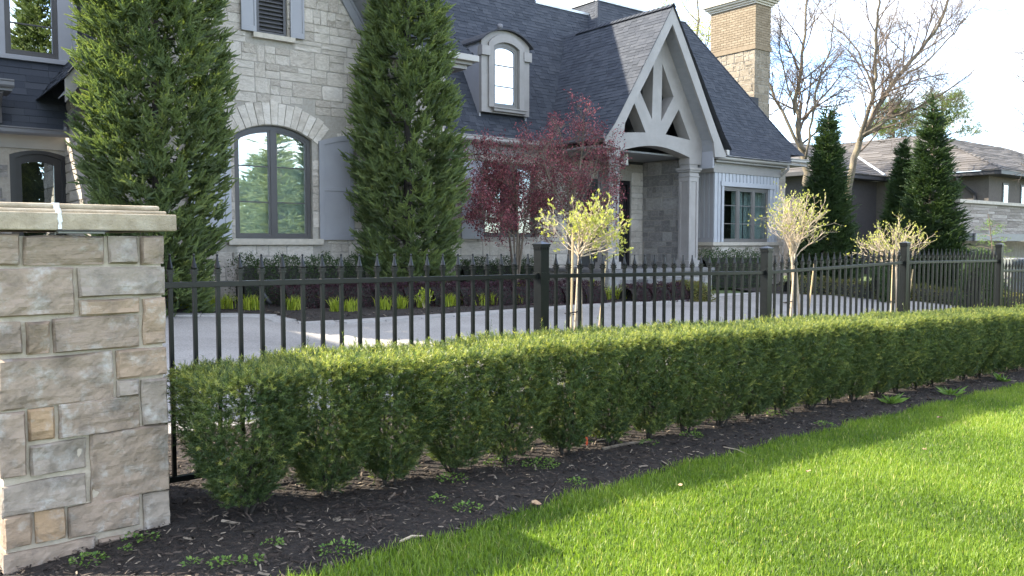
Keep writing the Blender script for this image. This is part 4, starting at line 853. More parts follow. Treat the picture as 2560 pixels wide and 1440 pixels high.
m = MB(); m.box(3.7, 7.6, MBW - .06, MBW + .05, 3.485, 3.72); m.box(3.7, 7.6, 1.08, MBW + .05, 3.725, 3.77); m.build('frieze', M['trim_warm'], house)
window(house, 'front_window', rect(5.70, 7.34, 1.56, 3.325), MBW + .10, [(5.76, 6.46), (6.58, 7.28)], [2.15, 2.75], gl='glass_dark', back=.5, backmat='room')
shutter(house, 'shutter', 5.02, 5.64, 1.50, 3.32, MBW - .01, 'shutter_pale')
def gutter(a0, a1, b, z, mat='gutter', name='gutter', along='a'):
    prof = [(0, -.055), (.075, -.055), (.10, -.02), (.10, .035), (.118, .05), (.118, .068), (.10, .068), (0, .068)]
    m = MB(); n = len(m.v); pts = []
    for e in (a0, a1):
        for (x, y) in prof: m.v.append((e, b - x, z + y) if along == 'a' else (b - x, e, z + y))
    k = len(prof); m.f += [(n + i, n + (i + 1) % k, n + k + (i + 1) % k, n + k + i) for i in range(k)] + [tuple(n + i for i in range(k))[::-1], tuple(n + k + i for i in range(k))]
    return m.build(name, M[mat], house)
gutter(3.75, 7.42, 1.08, 3.80)
E_MAIN = (1.0, 3.86)
def prof_main(h):   # slight bell-cast at the eave, then 60 degrees
    if h < .5: return 1.0 + h * .60, 3.86 + h * .80
    return 1.30 + (h - .5) * .4856, 4.26 + (h - .5) * .8742
HM = .5 + (8.02 - 4.26) / .8742
def main_range(h):
    b, z = prof_main(h); return (2.6, 12.2)
roof(house, 'main_roof', lambda s, h: (s, *prof_main(h)), 0, HM, main_range, seed=7, pieces=lambda s, h: False)
# taller body behind the gable wing
HT = HM + 4.7
roof(house, 'upper_roof', lambda s, h: (s, *prof_main(h)), HM, HT, lambda h: (-4.5, 9.05 - (h - HM) * .36), seed=8)
b1, z1 = prof_main(HT); m = MB(); m.box(-4.5, 7.3, b1, 9.5, 6, z1); m.build('upper_body', M['underlay'], house)
b1, z1 = prof_main(HM); m = MB(); m.box(8.95, 12.5, b1 - .05, b1 + .10, z1 - .01, z1 + .055); m.build('ridge_flashing', M['flash'], house); m = MB(); m.box(3.7, 12.2, b1 + .02, 9.5, 5.5, z1 - .02); m.build('main_body', M['underlay'], house)
# ---- right block -------------------------------------------------------------------
def prof_right(h):
    if h < .55: return .30 + h * .78, 3.86 + h * .62
    if h < 1.2: return .729 + (h - .55) * .60, 4.201 + (h - .55) * .80
    return 1.119 + (h - 1.2) * .4945, 4.721 + (h - 1.2) * .8692
HR = 1.2 + (8.47 - 4.721) / .8692
RT_B, RT_Z = prof_right(HR); RT_A0 = 11.22; RT_A1 = 15.1
def right_edge(h):
    b, z = prof_right(h); f = clampf((8.47 - z) / (8.47 - 3.86), 0, 1); return RT_A1 + 3.05 * f + .55 * max(0, f - .72) ** 1.5
def right_range(h):
    b, z = prof_right(h); s0 = RT_A0 - (RT_B - b) * 1.0; return (max(s0, 9.3), right_edge(h) if h > .55 else 16.62 + (h / .55) * .6)
roof(house, 'front_roof', lambda s, h: (s, *prof_right(h)), 0, HR, right_range, seed=11)
SLn = 1.758; LH = (8.47 - 4.2) * math.sqrt(1 + 1 / SLn ** 2)
roof(house, 'front_roof', lambda s, h: (RT_A0 - (8.47 - (4.2 + h / math.sqrt(1 + 1 / SLn ** 2))) / SLn, s, 4.2 + h / math.sqrt(1 + 1 / SLn ** 2)), 0, LH, lambda h: (RT_B - (8.47 - (4.2 + h / math.sqrt(1 + 1 / SLn ** 2))) / SLn, 9.0), seed=12)
def rs_map(s, h):
    b, z = prof_right(h); return (right_edge(h), b + s, z)
roof(house, 'front_roof', rs_map, .56, HR, lambda h: (0, 6.5), seed=13)
m = MB(); m.box(RT_A0 - .05, RT_A1 + .05, RT_B - .06, RT_B + .08, RT_Z - .01, RT_Z + .06); m.build('ridge_flashing', M['flash'], house)
m = MB(); m.box(RT_A0 - .07, RT_A0 + .10, RT_B + .085, 9, RT_Z - .01, RT_Z + .06); m.build('ridge_flashing', M['flash'], house)
caps(house, (RT_A0 - .7, RT_B - .72, RT_Z - 1.21), (RT_A0, RT_B, RT_Z + .02), .07, .1); 
hp = [(right_edge(h), *prof_right(h)) for h in np.linspace(.56, HR, 9)]
for p, q in zip(hp, hp[1:]): caps(house, (p[0], p[1], p[2] + .02), (q[0], q[1], q[2] + .02), .06, .14)
m = MB(); m.box(9.6, 17.6, 2.2, 9.0, 3.5, 6.2); m.box(RT_A0 + .2, RT_A1 - .1, RT_B + .05, 9, 6.2, 8.4); m.build('front_body', M['underlay'], house)
# ---- bay ---------------------------------------------------------------------------
BB = .6; bay = empty('window_bay', (0, 0, 0), 0, house)
m = MB(); m.box(13.22, 16.48, BB - .03, 2.0, -.3, 1.325); bw = m.build('bay_base', M['mortar'], bay)
_bs = ashlar(13.2, 16.5, -.2, 1.325, random.Random(41), wid=(.3, .8)); 
bs_wall = empty('bay_stonework', (0, 0, 0), 0, house)
lay_stones(bs_wall, _bs, front(BB - .03), M['stone'], seed=12); lay_stones(bs_wall, ashlar(.6, 1.36, -.2, 1.325, random.Random(42)), sideL(13.22), M['stone'], seed=13)
m = MB(); m.box(13.14, 16.56, BB - .12, 2.0, 1.33, 1.43); m.build('bay_sill', M['cut_stone'], bay, bevel=.006)
m = MB(); m.box(13.30, 13.72, BB, 1.9, 1.432, 3.42); m.box(15.92, 16.40, BB, 1.9, 1.432, 3.42); m.box(13.72, 15.92, BB, 1.9, 3.05, 3.42); m.build('bay_wall', M['shutter_pale'], bay)
for a in [13.30 + .168 * i for i in range(19)]:
    zb = 3.18 if 13.55 < a < 16.1 else 1.436
    m = MB(); m.box(a, a + .105, BB - .018, BB - .001, zb, 3.418); m.build('board', M['trim'] if 0 else M['shutter_pale'], bay)
for b in [.62 + .17 * i for i in range(5)]:
    m = MB(); m.box(13.283, 13.299, b, b + .11, 1.50, 3.418); m.build('board', M['shutter'], bay)
m = MB(); m.box(13.24, 13.282, .56, 1.35, 1.434, 1.56); m.build('bay_skirt', M['shutter'], bay)
m = MB(); m.box(13.56, 16.19, BB - .06, BB - .019, 3.045, 3.175); m.box(13.60, 13.70, BB - .05, BB - .019, 1.434, 3.044); m.box(15.94, 16.06, BB - .05, BB - .019, 1.434, 3.044); m.build('window_casing', M['shutter_pale'], bay, bevel=.004)
m = MB(); m.box(13.22, 16.48, BB - .04, 1.9, 3.422, 3.70); m.box(13.15, 16.55, .42, 1.9, 3.702, 3.755); m.build('frieze', M['trim_warm'], bay)
window(house, 'bay_window', rect(13.71, 15.93, 1.437, 3.04), BB + .02, [(13.77, 14.40), (14.51, 15.14), (15.25, 15.88)], [1.97, 2.50], mat='win_frame_pale', gl='glass_dark', back=None)
cur = MB()
for i in range(70):
    a = 14.45 + i * .021; y0, y1 = BB + .26 + .03 * math.sin(i * 1.3), BB + .26 + .03 * math.sin((i + 1) * 1.3)
    if 14.98 < a < 15.06 or 15.5 < a < 15.6: continue
    cur.quad((a, y0, 1.4), (a + .021, y1, 1.4), (a + .021, y1, 3.1), (a, y0, 3.1))
cur.build('curtain', M['curtain'], bay)
m = MB(); m.quad((13.6, 1.9, 1.3), (16, 1.9, 1.3), (16, 1.9, 3.2), (13.6, 1.9, 3.2)); m.build('room_back', M['room'], bay)
gutter(13.12, 16.62, .42, 3.82)
m = MB(); m.tube([(16.56, .36, 3.76), (16.56, .36, 3.66), (16.52, .70, 3.40), (16.52, .74, 3.3), (16.52, .74, .2)], .045, 8); m.build('downspout', M['gutter'], house)
# wall right of the bay
rw = plate('end_wall', rect(16.4, 17.95, -.3, 3.9), [], MBW + .03, MBW + .3, M['mortar'], house); lay_stones(rw, ashlar(16.45, 17.95, .6, 3.85, random.Random(44)), front(MBW + .03), M['stone'], seed=14)
m = MB(); m.box(17.9, 18.0, 1.4, 8, -.3, 4.0); m.build('side_wall', M['stone'], house)
m = MB(); m.box(16.63, 18.12, .70, 1.45, 3.86, 3.93); m.build('eave_soffit', M['trim_warm'], house); gutter(16.66, 18.16, .74, 4.0)
# ---- entrance portico ----------------------------------------------------------
TB = -.6; PCa = 9.53; PAP = 7.06
portico = house
PX = lambda pts, b=TB: [hw(x, y, b) for x, y in pts]
h_ll = PX([(1559, 331), (1614, 331), (1586, 258)]); h_ll = [(h_ll[0][0], h_ll[0][1] - .0), h_ll[1], h_ll[2], (h_ll[0][0], h_ll[0][1] + .28)]
h_ul = PX([(1600, 228), (1630, 299), (1634, 157)]); h_ur = PX([(1656, 160), (1684, 242), (1653, 303)]); h_lr = PX([(1664, 336), (1697, 273), (1725, 350)])
zc_l, zc_r = 3.60, 3.60; beam_c = 3.80
def plane_rake(a, off=0.0): return PAP - 1.5 * abs(a - PCa) + off
bot = [(7.80, 3.42), (8.25, 3.42), (8.25, 3.58)] + [(8.25 + (10.76 - 8.25) * i / 12, 3.58 + .20 * math.sin(math.pi * i / 12)) for i in range(1, 12)] + [(10.76, 3.58), (10.76, 3.42), (11.22, 3.42)]
outl = bot + [(11.30, plane_rake(11.30, -.16)), (PCa, PAP - .20), (7.72, plane_rake(7.72, -.16))]
plate('truss', outl, [h_ll, h_ul, h_ur, h_lr], TB, TB + .34, M['trim'], portico)
m = MB(); m.quad((7.9, .2, 3.75), (11.2, .2, 3.75), (PCa, .2, 6.6)); m.build('loft_back', M['lamp_metal'], portico)
# barge boards with flared feet in front
RB = -1.0
def rakeline(o):   # left foot to apex to right foot
    L_ = [(7.34, 3.78), (7.62, 4.09), (7.95, 4.57), (8.47, 5.34), (9.01, 6.16), (9.60, 7.07)]; Rr = [(9.94, 6.56), (10.48, 5.69), (11.05, 4.72), (11.38, 4.19), (11.70, 3.69)]; return L_ + Rr
OUT = rakeline(0)
w_ = .27; INN = [(11.72, 3.60), (11.28, 3.60), (11.22, 3.95), (10.78, 4.70), (10.2, 5.66), (9.60, 6.66), (8.74, 5.30), (8.25, 4.58), (7.99, 4.15), (7.90, 3.55), (7.36, 3.64)]
plate('barge_board', OUT + INN, [], RB, RB + .06, M['trim'], portico)
m = MB(); m.box(7.36, 7.95, RB + .061, TB + .02, 3.56, 3.60); m.build('eave_soffit', M['trim'], portico)
sf = empty('rake_soffit', (0, 0, 0), 0, portico)
Lr = [(9.60, 6.98), (10.2, 5.98), (10.78, 5.02), (11.22, 4.27), (11.34, 3.62)]
for (p, q) in zip(Lr, Lr[1:]):
    L_ = math.hypot(q[0] - p[0], q[1] - p[1]); n = max(1, int(L_ / .13))
    for i in range(n):
        f0, f1 = i / n, (i + .95) / n; a0, z0 = p[0] + (q[0] - p[0]) * f0, p[1] + (q[1] - p[1]) * f0; a1, z1 = p[0] + (q[0] - p[0]) * f1, p[1] + (q[1] - p[1]) * f1
        dn = -.22; mm = MB(); mm.hexa([(a0, RB + .06, z0 + dn - .02), (a1, RB + .06, z1 + dn - .02), (a1, TB + .1, z1 + dn - .02), (a0, TB + .1, z0 + dn - .02), (a0, RB + .06, z0 + dn), (a1, RB + .06, z1 + dn), (a1, TB + .1, z1 + dn), (a0, TB + .1, z0 + dn)]); mm.build('soffit_board', M['soffit'], sf)
m = MB(); m.box(11.30, 11.71, RB + .062, 1.4, 3.60, 3.64); m.build('eave_soffit', M['trim'], portico); m = MB(); m.box(7.36, 7.8, TB + .021, 1.3, 3.60, 3.64); m.build('eave_soffit', M['trim'], portico)
m = MB(); m.box(11.26, 11.30, TB - .34, 1.3, 3.32, 3.75); m.build('side_beam', M['shutter'], portico)
for (a0, a1) in ((7.87, 8.23), (10.77, 11.13)):
    c = empty('column', (0, 0, 0), 0, portico); b0, b1 = TB + .0, TB + .36
    m = MB(); m.box(a0 + .02, a1 - .02, b0 + .02, b1 - .02, .79, 3.42); m.build('shaft', M['trim'], c)
    m = MB()
    for (x0, x1, y0, y1) in ((a0, a0 + .075, b0, b0 + .075), (a1 - .075, a1, b0, b0 + .075), (a0, a0 + .075, b1 - .075, b1), (a1 - .075, a1, b1 - .075, b1)): m.box(x0, x1, y0, y1, 1.02, 2.98)
    m.box(a0, a1, b0, b1, 2.981, 3.20); m.box(a0, a1, b0, b1, .96, 1.019); m.build('panel_stile', M['trim'], c, bevel=.003)
    m = MB(); m.box(a0 - .02, a1 + .02, b0 - .02, b1 + .02, 3.10, 3.13); m.box(a0 - .03, a1 + .03, b0 - .03, b1 + .03, 3.22, 3.27); m.box(a0 - .06, a1 + .06, b0 - .06, b1 + .06, 3.271, 3.33); m.build('capital', M['trim'], c, bevel=.006)
    m = MB(); m.box(a0 - .04, a1 + .04, b0 - .04, b1 + .04, .785, .958); m.build('plinth', M['trim'], c, bevel=.006)
# roof slopes of the portico
def prof_p(h):   # h from the eave up; returns horizontal distance from the eave and z
    if h < .45: return h * .66, 3.82 + h * .75
    return .297 + (h - .45) * .5464, 4.158 + (h - .45) * .8375
HP = .45 + (7.11 - 4.158) / .8375; run = prof_p(HP)[0]
def pr_range(h):
    z = prof_p(h)[1]; return (RB - .03, 2.9)
pr = roof(portico, 'portico_roof', lambda s, h: (9.60 - run + prof_p(h)[0], s, prof_p(h)[1]), 0, HP, pr_range, seed=15, pieces=lambda s, h: s < 1.05 and h > .95)
roof(portico, 'portico_roof', lambda s, h: (9.60 + (run + .10) * (1 - prof_p(h)[0] / run), s, prof_p(h)[1] - .0), 0, HP, pr_range, seed=16)
caps(portico, (9.60, RB - .03, 7.13), (9.60, 2.35, 7.13), .10, .15)
gutter(RB, 1.0, 7.40, 3.80, along='b', mat='gutter_dark'); gutter(RB + .0, .4, 11.86, 3.74, along='b')
# porch floor, steps, side wall, door, lantern
m = MB(); m.box(7.5, 11.2, -1.0, 1.35, -.3, .70); pw = m.build('porch_base', M['mortar'], portico)
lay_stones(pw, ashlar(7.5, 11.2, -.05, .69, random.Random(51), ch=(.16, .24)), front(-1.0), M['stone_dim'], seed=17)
m = MB(); m.box(7.44, 11.25, -1.06, 1.35, .702, .782); m.build('porch_floor', M['porch_stone'], portico, bevel=.008)
for i, (z, b) in enumerate(((.56, -1.38), (.42, -1.7))): m = MB(); m.box(8.4, 10.0, b, -1.07, z - .45, z); m.build('step', M['porch_stone'], portico, bevel=.01)
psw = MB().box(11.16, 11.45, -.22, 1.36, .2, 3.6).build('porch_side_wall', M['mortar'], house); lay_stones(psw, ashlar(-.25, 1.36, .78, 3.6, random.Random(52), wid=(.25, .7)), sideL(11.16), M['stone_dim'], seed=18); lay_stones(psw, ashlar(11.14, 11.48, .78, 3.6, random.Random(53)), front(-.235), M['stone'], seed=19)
m = MB(); m.box(7.95, 11.16, -.26, 1.35, 3.62, 3.66); m.build('porch_ceiling', M['soffit'], portico)
dr = empty('front_door', (0, 0, 0), 0, house); plate('door_frame', rect(8.76, 10.69, .785, 3.09), [rect(8.86, 10.59, .785, 2.98)], MBW + .06, MBW + .2, M['door'], dr)
for a0, a1 in ((8.87, 9.72), (9.73, 10.58)):
    plate('door_leaf', rect(a0, a1, .79, 2.97), [rect(a0 + .1, a1 - .1, 1.5, 2.8)], MBW + .10, MBW + .15, M['door'], dr); plate('pane', rect(a0 + .1, a1 - .1, 1.5, 2.8), [], MBW + .12, MBW + .128, M['glass_dark'], dr)
m = MB(); m.box(8.4, 11.6, MBW + .6, MBW + .61, .7, 3.1); m.build('hall_back', M['room'], dr)
lan = empty('hanging_lantern', (HO.x, HO.y, 0), HROT); tag(lan, 'black caged lantern hanging under the porch arch', 'lantern'); la, lb = hw(1562, 400, .1)[0], .1; lz0, lz1 = hw(1562, 415, lb)[1], hw(1562, 381, lb)[1]
m = MB(); m.lathe([(.0, lz1 - .02), (.085, lz1 - .02), (.085, lz0 + .02), (0, lz0 + .02)], 16, (la, lb)); m.build('lantern_glass', M['lamp_glass'], lan, smooth=False)
m = MB(); m.lathe([(0, lz1 + .02), (.10, lz1), (.10, lz1 - .025), (0, lz1 - .02)], 16, (la, lb)); m.lathe([(0, lz0 + .02), (.10, lz0 + .025), (.10, lz0), (0, lz0 - .01)], 16, (la, lb)); m.tube([(la, lb, lz1), (la, lb, 3.62)], .012, 6)
for q in range(6):
    an = q * math.pi / 3; m.tube([(la + .094 * math.cos(an), lb + .094 * math.sin(an), lz0), (la + .094 * math.cos(an), lb + .094 * math.sin(an), lz1)], .006, 4)
m.build('lantern_cage', M['lamp_metal'], lan)

# ---- dormer -----------------------------------------------------------------------
DB = 1.24; dm = empty('dormer', (0, 0, 0), 0, house)
D0, D1, DZ0, DZE, DZA = hw(1204, 277, DB)[0], hw(1323, 292, DB)[0], hw(1204, 278, DB)[1], hw(1203, 97, DB)[1], hw(1252, 74, DB)[1]
wl_, wr_, wz0 = hw(1233, 267, DB)[0], hw(1296, 272, DB)[0], hw(1233, 266, DB)[1]; wzs, wzc = hw(1233, 115, DB)[1], hw(1262, 107, DB)[1]
dc = (D0 + D1) / 2; wl_, wr_ = dc - (wr_ - wl_) / 2, dc + (wr_ - wl_) / 2
arcO = arc(D0, D1, DZE, DZA - DZE, 18); op = [(wl_, wz0), (wr_, wz0)] + arc(wl_, wr_, wzs, max(.12, wzc - wzs), 12)[::-1]
plate('dormer_face', [(D0, DZ0), (D1, DZ0)] + arcO[::-1], [op], DB, DB + .10, M['trim'], dm)
cw = .15; arcC = arc(wl_ - cw, wr_ + cw, wzs + .06, max(.12, wzc - wzs) + .13, 12)
casing = [(wl_ - cw, wz0 - .02), (wl_ - .005, wz0 - .02)] + arc(wl_ - .005, wr_ + .005, wzs, max(.12, wzc - wzs), 12) + [(wr_ + .005, wz0 - .02), (wr_ + cw, wz0 - .02)] + arcC[::-1]
plate('window_casing', casing, [], DB - .045, DB - .001, M['trim'], dm, bevel=.004)
zb = DZE - .36
for (a0, a1) in ((D0 - .03, wl_ - cw + .02), (wr_ + cw - .02, D1 + .03)): plate('cornice_block', rect(a0, a1, zb, zb + .22), [], DB - .07, DB + .12, M['trim'], dm, bevel=.004)
m = MB(); m.box(D0 + .30, D1 - .16, DB - .09, DB - .002, wz0 - .11, wz0 - .045); m.box(D0 + .28, D1 - .14, DB - .12, DB - .002, wz0 - .0445, wz0 - .015); m.build('window_sill', M['trim'], dm, bevel=.004)
for a in (D0, D1 - .05):
    pts = [(DB + .101, DZ0), (DB + .101, DZE), (DB + 1.5, DZE), (DB + .101 + .1, DZ0)]
    plate('cheek', [(DB + .101, DZ0 - .1), (DB + 1.35, DZE - .05), (DB + 1.35, DZE), (DB + .101, DZE)], [], a, a + .05, M['shutter'], dm, axis='a')
m = MB(); m.box(D0 - .035, D0 + .01, DB + .121, DB + 1.1, zb, zb + .22); m.build('cornice_return', M['shutter'], dm)
arcR = arc(D0 - .06, D1 + .06, DZE - .01, DZA - DZE + .03, 18); arcR2 = arc(D0 - .06, D1 + .06, DZE - .045, DZA - DZE + .03, 18)
plate('dormer_roof', arcR + arcR2[::-1], [], DB - .10, DB + 2.2, M['underlay'], dm)
window(house, 'dormer_window', [(x, z) for x, z in op], DB + .03, [(wl_ + .055, wr_ - .055)], [wz0 + (wzc - wz0) * .33, wz0 + (wzc - wz0) * .65], fr=.06, mat='win_frame_pale', gl='glass_sky', back=.35, backmat='room', ext=.12, top=lambda a: np.interp(a, [p[0] for p in arc(wl_, wr_, wzs, max(.12, wzc - wzs), 12)], [p[1] for p in arc(wl_, wr_, wzs, max(.12, wzc - wzs), 12)]))
m = MB(); ra, rz_ = hw(1250, 66, 2.0); m.lathe([(0, rz_ + .07), (.06, rz_ + .05), (.075, rz_), (.05, rz_ - .10)], 10, (ra, 2.0)); m.build('roof_vent', M['gutter_dark'], house, smooth=True)

# ---- chimney --------------------------------------------------------------------------
CB = 3.0; ch = empty('chimney', (0, 0, 0), 0, house); c0, c1 = hw(1888, 118, CB)[0], hw(1927, 124, CB)[0]; cbk = hs(1777, 40, c0)[0]; czb = hw(1888, 118, CB)[1]; czt = hw(1891, 8, CB)[1]
m = MB(); m.box(c0 + .02, c1 - .02, CB + .02, cbk, .0, czb - .05); cs = m.build('chimney_core', M['mortar'], ch)
chs = empty('chimney_stonework', (0, 0, 0), 0, house); chb = empty('chimney_brickwork', (0, 0, 0), 0, house)
lay_stones(chs, ashlar(CB, cbk, 4.2, czb - .06, random.Random(61), ch=(.24, .3), wid=(.2, .6)), sideL(c0 + .02), M['chim_stone'], seed=21); lay_stones(chs, ashlar(c0, c1, 3.0, czb - .06, random.Random(62), ch=(.24, .3), wid=(.2, .5)), front(CB + .02), M['chim_stone'], seed=22)
m = MB(); m.box(c0 + .012, c1 - .012, CB + .012, cbk, czb - .05, czt + .02); m.build('brick_core', M['brick_mortar'], ch)
bkme = MB().box(-.5, .5, 0, 1, -.5, .5).mesh('brick'); bkme.materials.append(M['brick']); rw_, bl = .083, .245; z = czb + .135; r_ = 0
while z < czt - .03:
    s = CB - (bl / 2 if r_ % 2 else 0)
    while s < cbk:
        a, b = max(s, CB), min(s + bl - .012, cbk); s += bl
        if b - a > .05: o = link('brick', bkme, None, chb); o.matrix_local = Matrix(((0, .03, 0, c0), (-(b - a), 0, 0, (a + b) / 2), (0, 0, rw_ - .012, z + rw_ / 2), (0, 0, 0, 1)))
    s = c0 - (bl / 2 if r_ % 2 else 0)
    while s < c1:
        a, b = max(s, c0 + .003), min(s + bl - .012, c1); s += bl
        if b - a > .05: o = link('brick', bkme, None, chb); o.matrix_local = Matrix((((b - a), 0, 0, (a + b) / 2), (0, .03, 0, CB), (0, 0, rw_ - .012, z + rw_ / 2), (0, 0, 0, 1)))
    z += rw_; r_ += 1
m = MB(); m.box(c0 - .03, c1 + .03, CB - .03, cbk + .03, czb - .05, czb + .12); m.build('chimney_band', M['brick'], ch, bevel=.006)
for (o_, z0, z1) in ((.04, 0.0, .06), (.09, .061, .13), (.16, .131, .20), (.22, .201, .29), (.20, .291, .40)): m = MB(); m.box(c0 - o_, c1 + o_, CB - o_, cbk + o_, czt + z0, czt + z1); m.build('chimney_cornice', M['cut_stone'], ch, bevel=.012)

# ---- left wing with arched door ----------------------------------------------------------
LB = 2.0
dl, drr, dzt = hw(24, 395, LB)[0], hw(169, 395, LB)[0], hw(95, 376, LB)[1]; dzs = hw(24, 385, LB)[1]
darc = arc(dl, drr, dzs, dzt - dzs, 10)
lw = plate('wing_wall', rect(-9.0, -2.7, .1, 3.25), [[(dl, .8), (drr, .8)] + darc[::-1]], LB + .03, LB + .3, M['mortar'], house)
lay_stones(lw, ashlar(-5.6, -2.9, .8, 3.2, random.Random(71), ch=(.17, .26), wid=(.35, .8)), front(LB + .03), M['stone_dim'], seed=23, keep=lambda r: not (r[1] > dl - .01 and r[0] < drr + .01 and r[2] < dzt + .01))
m = MB(); m.box(-9, -2.8, LB - .02, LB + .1, dzt + .02, 3.26); m.build('frieze', M['trim_warm'], lw)
sd = empty('side_door', (0, 0, 0), 0, house); n_ = .09
din = arc(dl + n_, drr - n_, dzs - .06, dzt - dzs, 10); plate('door_frame', [(dl, .8), (drr, .8)] + darc[::-1], [[(dl + n_, .8), (drr - n_, .8)] + din[::-1]], LB + .03, LB + .16, M['door'], sd)
gl0, gl1, gz = hw(53, 415, LB + .1)[0], hw(134, 415, LB + .1)[0], hw(93, 405, LB + .1)[1]; garc = arc(gl0, gl1, gz - .05, .05, 8)
plate('door_leaf', [(dl + n_, .8), (drr - n_, .8)] + din[::-1], [[(gl0, 1.25), (gl1, 1.25)] + garc[::-1]], LB + .08, LB + .14, M['door'], sd); plate('pane', [(gl0, 1.25), (gl1, 1.25)] + garc[::-1], [], LB + .11, LB + .118, M['glass'], sd)
m = MB(); m.box(dl - .2, drr + .7, LB + .5, LB + .51, .6, 3.2); m.build('hall_back', M['room'], sd)
wb = hw(207, 497, LB); m = MB(); m.box(wb[0] - .03, wb[0] + .03, LB - .01, LB + .02, wb[1] - .05, wb[1] + .05); m.build('bell_push', M['lamp_metal'], lw)
gz_ = hw(100, 331, 1.6)[1]; gutter(-9.0, -2.85, 1.66, gz_, mat='gutter_dark')
wz = hw(100, 150, 2.15)[1]; dzr = wz - (gz_ + .05); LS = math.hypot(.5, dzr)
roof(house, 'skirt_roof', lambda s, h: (s, 1.62 + .5 * h / LS, gz_ + .05 + dzr * h / LS), 0, LS, lambda h: (-9, -2.75), seed=25, expo=.13, wid=(.25, .5))
UB = 2.12; ua0, ua1, uz0 = hw(14, 130, UB)[0], hw(147, 140, UB)[0], hw(80, 141, UB)[1]
up = plate('upper_wall', rect(-9, -2.5, wz - .1, 7.0), [rect(ua0, ua1, uz0, 6.3)], UB + .1, UB + .3, M['shingle'], house)
roof(house, 'wall_shingles', lambda s, h: (s, UB + .085, wz + h), 0, 3.6, lambda h: (hw(193, 100, UB)[0] + .02, -2.4), seed=26, expo=.13, wid=(.25, .5))
ca = ua1 + .30
plate('window_casing', rect(ua0 - .25, ca, uz0 - .02, 6.5), [rect(ua0, ua1, uz0, 6.3)], UB - .0, UB + .084, M['shutter'], house, bevel=.004)
plate('window_casing', rect(ca - .08, ca, uz0 - .02, 6.5), [], UB - .03, UB - .001, M['shutter'], house)
m = MB(); m.box(-9, ca + .06, UB - .10, UB + .084, uz0 - .10, uz0 - .021); m.build('window_sill', M['shutter'], house, bevel=.006)
window(house, 'upper_window', rect(ua0, ua1, uz0, 6.3), UB + .03, [(ua0 + .055, ua1 - .055)], [uz0 + .55, uz0 + 1.05, uz0 + 1.55], mat='win_frame', gl='glass_sky', back=.5, backmat='room')
m = MB(); m.tube([(-3.12, -.5, 3.75), (-3.12, -.3, 3.6), (-3.06, 1.5, 3.45), (-3.06, 1.58, 3.42), (-3.06, 1.58, gz_ + .05)], .045, 6); m.build('downspout', M['gutter_dark'], house)
# projecting eave at the picture's left edge belongs to the garage wing
ea, ez = hw(30, 212, 1.0); m = MB(); m.box(-9, ea, .98, 1.6, ez - .10, ez - .005); m.build('eave_soffit', M['gutter_dark'], house); gutter(-9, ea + .02, 1.0, ez, mat='gutter_dark')
m = MB(); m.tube([(ea - .16, 1.05, ez - .1), (ea - .16, 1.4, ez - .3), (ea - .14, 1.5, ez - .45), (ea - .14, 1.5, gz_ + .1)], .05, 6); m.build('downspout', M['gutter_dark'], house)
# garage wing (beyond the left edge of the picture): encloses the forecourt and shades it
gar = empty('garage_wing', (0, 0, 0), 0, house)
m = MB(); m.box(-13.5, -7.3, -3.0, 2.0, -.2, 3.5); m.build('garage_wall', M['stone'], gar)
m = MB(); n0 = 0; m.v += [(-14, -3.5, 3.4), (-6.8, -3.5, 3.4), (-6.8, 7, 3.4), (-14, 7, 3.4), (-10.4, 0.8, 11.1), (-10.4, 7, 11.1)]; m.f += [(0, 1, 4), (1, 2, 5, 4), (3, 0, 4, 5), (2, 3, 5), (3, 2, 1, 0)]; m.build('garage_roof', M['underlay'], gar)

# ================================================================== FAR HOUSE ON THE RIGHT
M['nb_wing_shade'] = simple('shaded wing stucco', [(0.3, (0.05, 0.047, 0.05)), (0.7, (0.065, 0.06, 0.064))], 14, 0.95, 0.2, 80)  # deep shade on the wing put into a darker wall colour
NZ = 34.0; _d = ray(2473, 440); nP = Vector((0, 0, EYE)) + _d * (NZ / _d.y); nbh = empty('neighbour_house', (nP.x, nP.y, 0), HROT); tag(nbh, 'low taupe stucco house with brown hipped roof and pale stone parapet', 'house')
NO = Vector((nP.x, nP.y, 0))
def nw(px, py, b=0.0): P = hit(px, py, NO + HV * b, HV); r = P - NO; return r.dot(HU), P.z
def ns(px, py, a=0.0): P = hit(px, py, NO + HU * a, HU); r = P - NO; return r.dot(HV), P.z
ze = ns(2473, 438)[1]; bl_ = ns(2192, 448)[0]; zg = -.6
m = MB(); m.box(0, 14, 0, bl_, zg, ze); m.build('stucco_wall', M['nb_wall'], nbh)
m = MB(); m.box(-5.5, 0.0, bl_, bl_ + 8, zg, ze); m.build('wing_wall', M['nb_wing_shade'], nbh)
ovh = .75
m = MB(); m.box(-ovh, 14, -ovh, bl_ - .3, ze - .02, ze + .14); m.box(-6.2, -ovh - .001, bl_ - ovh, bl_ + 8, ze - .02, ze + .14); m.build('eave_fascia', M['nb_dark'], nbh)
rp = .42; H1 = 5.6
hl = H1 * math.hypot(1, rp)
def nroof(s, h, f): return f(s, h / hl * H1, ze + .16 + rp * h / hl * H1)
rkw = dict(mat='shingle_nb', under='underlay_nb', expo=.30, wid=(.5, 1.2), thick=.02)
roof(nbh, 'hip_roof', lambda s, h: nroof(s, h, lambda s, r, z: (-ovh - .05 + r, s, z)), 0, hl, lambda h: (-ovh - .05 + h / hl * H1, bl_ + 6), seed=31, **rkw)
roof(nbh, 'hip_roof', lambda s, h: nroof(s, h, lambda s, r, z: (s, -ovh - .05 + r, z)), 0, hl, lambda h: (-ovh - .05 + h / hl * H1, 14), seed=32, **rkw)
